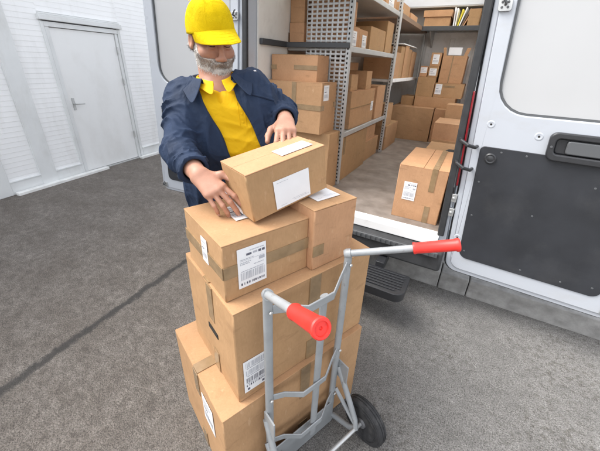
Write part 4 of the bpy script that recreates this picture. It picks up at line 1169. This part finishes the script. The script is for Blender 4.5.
# collar of the shirt: two pointed flaps lying round the neck, built as bent sheets
def sheet(rows, name, m, parent, th_, sub=1):
    q = MB(); n_ = len(rows[0]); q.add([p for r_ in rows for p in r_], [(i * n_ + j, i * n_ + j + 1, (i + 1) * n_ + j + 1, (i + 1) * n_ + j) for i in range(len(rows) - 1) for j in range(n_ - 1)], 0, True)
    return q.build(name, m, parent, solid=th_, sub=sub, angle=80)
FH = unit(FD * .72 + hF * .28); FH = unit(FH - up_n * (FH @ up_n)); LH = np.cross(up_n, FH)
def ncol(ang, r_, h_, fwd=0):   # point round the neck: angle from the front, towards his left positive
    c = NEC + up_n * (h_ - .040 * math.cos(ang) - .006) + FH * (.010 + fwd)
    return c + (FH * math.cos(ang) * 1.02 + LH * math.sin(ang)) * r_ - PB
def collar_rows(r0, r1, r2, h0, h1, h2, a0, front_drop, front_fwd, n_=40):
    rows = [[], [], [], []]
    for i in range(n_ + 1):
        a = a0 + (2 * math.pi - 2 * a0) * i / n_
        aa = a if a < math.pi else a - 2 * math.pi           # signed angle from the front
        f = math.exp(-((abs(aa) - a0) / .75) ** 2)            # 1 at the front points
        ft = math.exp(-((abs(aa) - a0) / .34) ** 2)
        rows[0].append(ncol(aa, r0, h0 - .016 * f, .004 * f)); rows[1].append(ncol(aa, (r0 + r1) / 2, h1 - .018 * f, .008 * f))
        rows[2].append(ncol(aa, r1, (h1 + h2) / 2 + .006 - .03 * f, .012 * f)); rows[3].append(ncol(aa * (1 + .22 * ft), r2, h2 - front_drop * (.45 * f + .75 * ft), front_fwd * f))
    return rows
sheet(collar_rows(.067, .077, .100, .030, .060, .014, .22, .038, .010), 'shirt_collar', M['yellow'], man, .0035, 2)


def surface(o):
    from mathutils.bvhtree import BVHTree
    t = BVHTree.FromPolygons([v.co[:] for v in o.data.vertices], [p.vertices[:] for p in o.data.polygons])
    def hit(d, org=(0, 0, 1.6)):
        h_ = t.ray_cast(V(org) - V(PB), V(d).normalized()); return h_[0], h_[1]
    return hit
shit = surface(shirt)
def on_shirt(a, b, n_):
    out_ = []
    for i in range(n_):
        t = i / (n_ - 1); p, nn = shit([u * (1 - t) + v * t for u, v in zip(a, b)])
        if p: out_.append((p, nn))
    return out_
for off in (-.010, .010):
    L_ = on_shirt((-.720 + off, .860 + off * .5, -.1270), (-.690 + off, .835 + off * .5, -.200), 14)
    if len(L_) > 3: q = MB(); q.tube([p + nn * .0004 for p, nn in L_], .0013, 6); q.build('placket_edge', M['yellow'], shirt)
for p, nn in on_shirt((-.716, .857, -.137), (-.695, .840, -.188), 3)[:3]:
    q = MB(); q.lathe(p, nn, [(0, 0), (.0045, 0), (.0045, .0015), (.003, .002), (0, .0015)], 12); q.build('shirt_button', M['yellow'], shirt)

# --- jacket: open down the front, sleeves to the wrists, stand-and-fall collar
JF = Field((-1.36, .56, .80), (-.54, 1.48, 1.66), .0045)
for c, half, r in ((PEL + a3(0, 0, -.03), .125, .128), (BEL, .105, .142), (RIB, .098, .140), (CHE, .096, .130)):
    JF.cap(c - WD * half, r, c + WD * half, r, .06)
JF.cap(SHR * .9 + NEC * .1 + a3(0, 0, -.012), .080, NEC + a3(0, 0, -.03), .082, .05)
JF.cap(SHL * .9 + NEC * .1 + a3(0, 0, -.012), .080, NEC + a3(0, 0, -.03), .082, .05)
# the loose right front panel hanging below the arm
JF.cap(RIB - WD * .165 + FD * .03, .075, PEL - WD * .205 + FD * .10 + a3(0, 0, .05), .062, .06)
displace(JF, folds(.0125, 25, 11))
for a, b, c, sd_ in ((SHR, ELR, WRR, 21), (SHL, ELL, WRL, 31)):
    e = c - unit(c - b) * .035
    JF.cap(a, .074, b, .060, .03, fold=sleeve_fold(.012, 3.3, sd_)); JF.cap(b, .061, e, .049, .025, fold=sleeve_fold(.011, 3.8, sd_ + 1)); JF.cap(e - unit(c - b) * .045, .050, e, .049, .006)
    u = unit(c - b)
    # cut the cuff square and hollow it
    def cut(x, y, z, e=e, u=u): return -((x - e[0]) * u[0] + (y - e[1]) * u[1] + (z - e[2]) * u[2]) + 0 * (x + y + z)
    JF.put(lambda x, y, z: np.maximum(cut(x, y, z), np.sqrt((x - e[0]) ** 2 + (y - e[1]) ** 2 + (z - e[2]) ** 2) - .085), e - .085, e + .085, .004, 's')
    JF.cap(e - u * .03, .037, e + u * .05, .040, .006, 's')
# front opening: slab along the plane through the breastbone, only in front of the spine
MID0, MID1 = NEC + FD * .10 + a3(0, 0, .0), a3(-.760, .940, 1.25)
ax_ = unit(MID1 - MID0); nrm = unit(np.cross(ax_, FD)); nrm = nrm if nrm @ WD > 0 else -nrm
fd_ = unit(np.cross(nrm, ax_)); fd_ = fd_ if fd_ @ FD > 0 else -fd_
def opening(x, y, z):
    px, py, pz = x - MID0[0], y - MID0[1], z - MID0[2]
    w_ = px * nrm[0] + py * nrm[1] + pz * nrm[2]; t = px * ax_[0] + py * ax_[1] + pz * ax_[2]; f_ = px * fd_[0] + py * fd_[1] + pz * fd_[2]
    hw = np.interp(t.ravel(), [-.1, 0, .06, .16, .30, .60], [.070, .064, .060, .062, .068, .078]).reshape(t.shape)
    return np.maximum(np.abs(w_ + .004 * np.sin(30 * t)) - hw, -(f_ + .075))
JF.put(opening, MID0 - .75, MID0 + .5, .008, 's')
JF.cap(NEC + up_n * -.03, .076, NEC + up_n * .15 + FD * .03, .085, .01, 's')
JF.keep = .02
jk = JF.build('jacket', M['navy'], man, 1, PB)
sheet(collar_rows(.082, .098, .145, .034, .066, .014, .66, .075, .030), 'jacket_collar', M['navy'], man, .006, 2)

from mathutils.bvhtree import BVHTree
def surface(o):
    t = BVHTree.FromPolygons([v.co[:] for v in o.data.vertices], [p.vertices[:] for p in o.data.polygons])
    def hit(d, org=(0, 0, 1.6)):
        h_ = t.ray_cast(V(org) - V(PB), V(d).normalized()); return h_[0], h_[1]
    return hit
jhit = surface(jk)
for d in ((-.6714, .8841, -.0265), (-.7059, .7752, -.1935)):
    p, n_ = jhit(d)
    if p:
        q = MB(); q.lathe(p - n_ * .001, n_, [(0, 0), (.0062, 0), (.0062, .0022), (.0045, .0035), (.002, .0028), (0, .0028)], 16); q.build('snap_button', M['metal'], jk)
def trim(name, d0, d1, r, m, n_=14):
    pts = []
    for i in range(n_):
        t = i / (n_ - 1); p, nn = jhit([a * (1 - t) + b * t for a, b in zip(d0, d1)])
        if p: pts.append(p + nn * r * .3)
    if len(pts) > 3:
        q = MB(); q.tube(pts, r, 8); q.build(name, m, jk)
trim('pocket_welt', (-.665, .852, -.096), (-.595, .880, -.112), .0045, M['navy'])


# --- beard, moustache, hair
def headcopy(F, g):
    F.ell(hp(0, .030, -.030), (.066 + g, .064 + g, .084 + g), HR, .025); F.ell(hp(0, .042, -.082), (.055 + g, .050 + g, .036 + g), HR, .02)
    F.ell(hp(0, .080, -.101), (.021 + g, .018 + g, .017 + g), HR, .016)
    for sx in (-1, 1): F.ell(hp(sx * .046, .062, -.028), (.024 + g * .6, .026 + g * .6, .022 + g * .6), HR, .02)
def keep_if(F, fn):
    sl, x, y, z = F.sub(F.lo, F.lo + F.res * F.n); px, py, pz = x - HC[0], y - HC[1], z - HC[2]
    l = [px * HR[i][0] + py * HR[i][1] + pz * HR[i][2] for i in range(3)]
    F.a = np.maximum(F.a, fn(*l)).astype(np.float32)
HF = Field(HC - .19, HC + .16, .0028)
headcopy(HF, .0065)
HF.cap(hp(-.030, .092, -.066), .0065, hp(-.004, .105, -.056), .0075, .006); HF.cap(hp(.030, .092, -.066), .0065, hp(.004, .105, -.056), .0075, .006)
displace(HF, lambda x, y, z: .0009 * np.sin(240 * x + 3 * np.sin(90 * y)) * np.sin(230 * z + 2 * np.sin(110 * x)) + .0005 * np.sin(400 * y + 200 * z))
# hair grows below the cheek line (rising towards the ears); leave lips bare
keep_if(HF, lambda lx, ly, lz: np.minimum(np.maximum.reduce([lz + .044 - np.clip((.07 - ly) * .75, 0, .075), -(ly - .0), lz * 0 + ly - .2]), np.maximum(np.abs(lx) - .036, np.abs(lz + .060) - .009)))
HF.cap(hp(-.016, .103, -.0745), .0052, hp(.016, .103, -.0745), .0052, .003, 's')
HF.keep = .05
bd_ = HF.build('beard', M['beard'], man, 1, PB); del HF
def bristles(o, n, length, m, down, seed, flt=None):
    R_ = random.Random(seed); q = MB(); P_ = o.data.polygons; vv = o.data.vertices; dn = V(down)
    for k_ in range(n):
        p = P_[R_.randrange(len(P_))]; c = p.center; nn = p.normal
        if flt and not flt(float((np.array(c) + PB - HC) @ hU), float((np.array(c) + PB - HC) @ hF)): continue
        d = (nn * .8 + dn * R_.uniform(.5, 1.1) + V((R_.gauss(0, .25), R_.gauss(0, .25), R_.gauss(0, .25)))).normalized(); s0 = d.orthogonal().normalized() * .0005
        l = length * R_.uniform(.5, 1.2); mid = c + d * l * .5; e = mid + (d + dn * .4).normalized() * l * .5
        q.add([c - s0, c + s0, mid + s0 * .8, mid - s0 * .8, e], [(0, 1, 2, 3), (3, 2, 4)])
    b_ = q.build(o.name + '_strands', m, o)
bristles(bd_, 6000, .010, M['whisker'], -hU, 4, lambda z_, f_: z_ < -.074 or f_ < .06)
bristles(bd_, 9000, .009, M['moustache'], -hU, 5, lambda z_, f_: z_ > -.076 and f_ > .055)
HF = Field(HC - .15, HC + .16, .003)
HF.ell(hp(0, -.012, .036), (.0785, .101, .090), HR, .01)
HF.cap(hp(-.07, -.04, -.03), .014, hp(.07, -.04, -.03), .014, .02); HF.ell(hp(0, -.06, -.03), (.065, .045, .05), HR, .02)
displace(HF, lambda x, y, z: .0014 * np.sin(260 * x + 2 * np.sin(80 * z)) * np.sin(250 * y))
keep_if(HF, lambda lx, ly, lz: np.maximum.reduce([lz - .05, -(lz + .075 - .3 * np.clip(ly + .02, 0, .1)), ly - .035 + 0 * lx, .02 - np.abs(lx) + np.where(ly < -.03, -1, 0)]))
for sx in (-1, 1): HF.ell(hp(sx * .082, -.004, -.006), (.013, .023, .034), HR, .004, 's')
HF.keep = .05
hr_ = HF.build('hair', M['hair'], man, 1, PB); del HF
bristles(hr_, 1600, .010, M['hair'], -hU, 9)

for sx in (-1, 1):
    q = MB(); pts = [V(hp(sx * x_, y_, z_)) - V(PB) for x_, y_, z_ in ((.012, .0985, .026), (.026, .0965, .0315), (.040, .089, .030), (.050, .080, .024))]
    q.tube(pts, [.0035, .0045, .004, .002], 8); q.build('eyebrow', M['hair'], man)
    q = MB(); pts = [V(hp(sx * x_, y_, z_)) - V(PB) for x_, y_, z_ in ((.018, .0915, .0015), (.026, .0955, -.0005), (.035, .0945, -.0005), (.044, .087, .001))]
    q.tube(pts, [.0008, .0013, .0013, .0008], 6); q.build('eyelash', M['dark'], man)

# --- baseball cap: six-panel crown and a curved peak
cu = unit(hU - hF * .10); cf = unit(hF - cu * (hF @ cu)); cl = np.cross(cu, cf); cl, cu = cl * math.cos(.12) + cu * math.sin(.12), cu * math.cos(.12) - cl * math.sin(.12)
CC = hp(0, -.008, .046)
def cpt(x, y, z): return CC + cl * x + cf * y + cu * z - PB
q = MB(); NA, NR = 72, 22; rows = []
for j in range(NR + 1):
    t = j / NR; row = []
    for i in range(NA):
        a = 2 * math.pi * i / NA          # 0 = front
        fr_ = max(0, math.cos(a))
        rx, ry = .0905, .110
        hgt = .106 + .014 * fr_ * (1 - t)
        pr = math.cos(t * math.pi / 2) ** (.62 if t < 1 else 1)     # square-shouldered crown
        z_ = hgt * math.sin(t * math.pi / 2) ** 1.05
        seam_ = 1 - .022 * math.exp(-((((a / (math.pi / 3)) + .5) % 1 - .5) / .03) ** 2) * (1 - t * .4)
        wr = 1 + .012 * math.sin(4 * a + 60 * z_ + 1.3 * math.sin(3 * a)) * (1 - t * .3)
        for ca_, ct_, sa_, st2, am in ((-.42, .50, .20, .20, .032), (.30, .62, .22, .16, .04), (.85, .42, .12, .2, .05), (-1.2, .45, .14, .2, .05), (-.05, .30, .25, .05, .028), (.5, .22, .2, .05, .025)):
            da = (a - ca_ + math.pi) % (2 * math.pi) - math.pi
            wr -= am * math.exp(-(da / sa_) ** 2 - ((t - ct_) / st2) ** 2) * math.sin(math.pi * t)
        drop = -.008 - .018 * (0.5 - .5 * math.cos(a)) * (1 - t)
        row.append(cpt(math.sin(a) * rx * pr * seam_ * wr, math.cos(a) * ry * pr * seam_ * wr, z_ + drop))
    rows.append(row)
q.loft(rows, 0, False); cap_o = q.build('cap', M['cap'], man, solid=.003, angle=80)
for i in range(6):
    a = (i + .5) * math.pi / 3; pts = []
    for j in range(15):
        t = j / 14 * .98; fr_ = max(0, math.cos(a)); pr = math.cos(t * math.pi / 2) ** .62
        pts.append(cpt(math.sin(a) * .0905 * pr * .985, math.cos(a) * .110 * pr * .985, (.106 + .014 * fr_ * (1 - t)) * math.sin(t * math.pi / 2) ** 1.05 - .008 - .018 * (.5 - .5 * math.cos(a)) * (1 - t)))
    q = MB(); q.tube(pts, .0024, 6); q.build('seam', M['cap'], cap_o)
q = MB(); q.lathe(cpt(0, 0, .105), cu, [(0, 0), (.007, 0), (.006, .004), (0, .005)], 12); q.build('cap_button', M['cap'], cap_o)
q = MB()
for i in range(6):
    a = math.pi / 6 + i * math.pi / 3; t = .62; pr = math.cos(t * math.pi / 2) ** .62
    c = cpt(math.sin(a) * .0875 * pr * 1.03, math.cos(a) * .110 * pr * 1.005,   (.106 + .014 * max(0, math.cos(a)) * (1 - t)) * math.sin(t * math.pi / 2) ** 1.05)
    d = unit(np.array(c) - np.array(cpt(0, 0, 0)))
    e_ = MB(); e_.lathe(c, d, [(.0015, 0), (.0035, 0), (.0035, .0008), (.0015, .0008)], 12); e_.build('eyelet', M['cap'], cap_o)
rows = []
NU, NVv = 32, 12
for j in range(NVv + 1):
    v_ = j / NVv; row = []
    for i in range(NU + 1):
        u_ = -1 + 2 * i / NU; a = u_ * math.radians(74)
        bx, by = math.sin(a) * .0895, math.cos(a) * .1085
        ln = .096 * (max(0, 1 - abs(u_) ** 2.3)) ** .6
        x_ = bx * (1.0 - .07 * v_); y_ = by * 1.0 + ln * v_
        z_ = .006 - .012 * 0 - 3.6 * x_ * x_ * (.35 + .65 * v_) - .036 * v_ * (1 - .4 * abs(u_)) - .004
        row.append(cpt(x_, y_, z_))
    rows.append(row)
sheet(rows, 'peak', M['cap'], cap_o, .0042)
q = MB()
for rr in (.35, .55, .75, .92):
    pts = []
    for i in range(25):
        u_ = -.93 + 1.86 * i / 24; a = u_ * math.radians(62); bx, by = math.sin(a) * .0895, math.cos(a) * .1085
        ln = .096 * (max(0, 1 - abs(u_) ** 2.3)) ** .6; x_ = bx * (1 - .07 * rr); y_ = by + ln * rr
        pts.append(cpt(x_, y_, -.007 - 3.6 * x_ * x_ * (.35 + .65 * rr) - .036 * rr * (1 - .4 * abs(u_)) + .009 + .0022))
    st_ = MB(); st_.tube(pts, .0006, 6); st_.build('stitching', M['cap'], cap_o)

# pen in the right hand
fw_ = unit(a3(.160, -.016, -.080)); bk_ = a3(.16, -.50, .85); bk_ = unit(bk_ - fw_ * (bk_ @ fw_))
m1 = (tipR[0][0] + tipR[1][0]) / 2 + tipR[0][2] * .003; m2 = WRR + fw_ * .062 + bk_ * .030 + (tipR[0][0] - tipR[1][0]) * .35
pdir = unit(m2 - m1); p0 = m1 - pdir * .026; p1 = p0 + pdir * .128
q = MB(); u = V(p1 - p0); q.lathe(p0, u, [(.0008, 0), (.003, .012), (.0052, .02), (.0055, .11), (.0045, .118), (0, .119)], 16)
tag(q.build('pen', M['pen']), 'pale pen held in the man\'s right hand over the small label', 'pen')
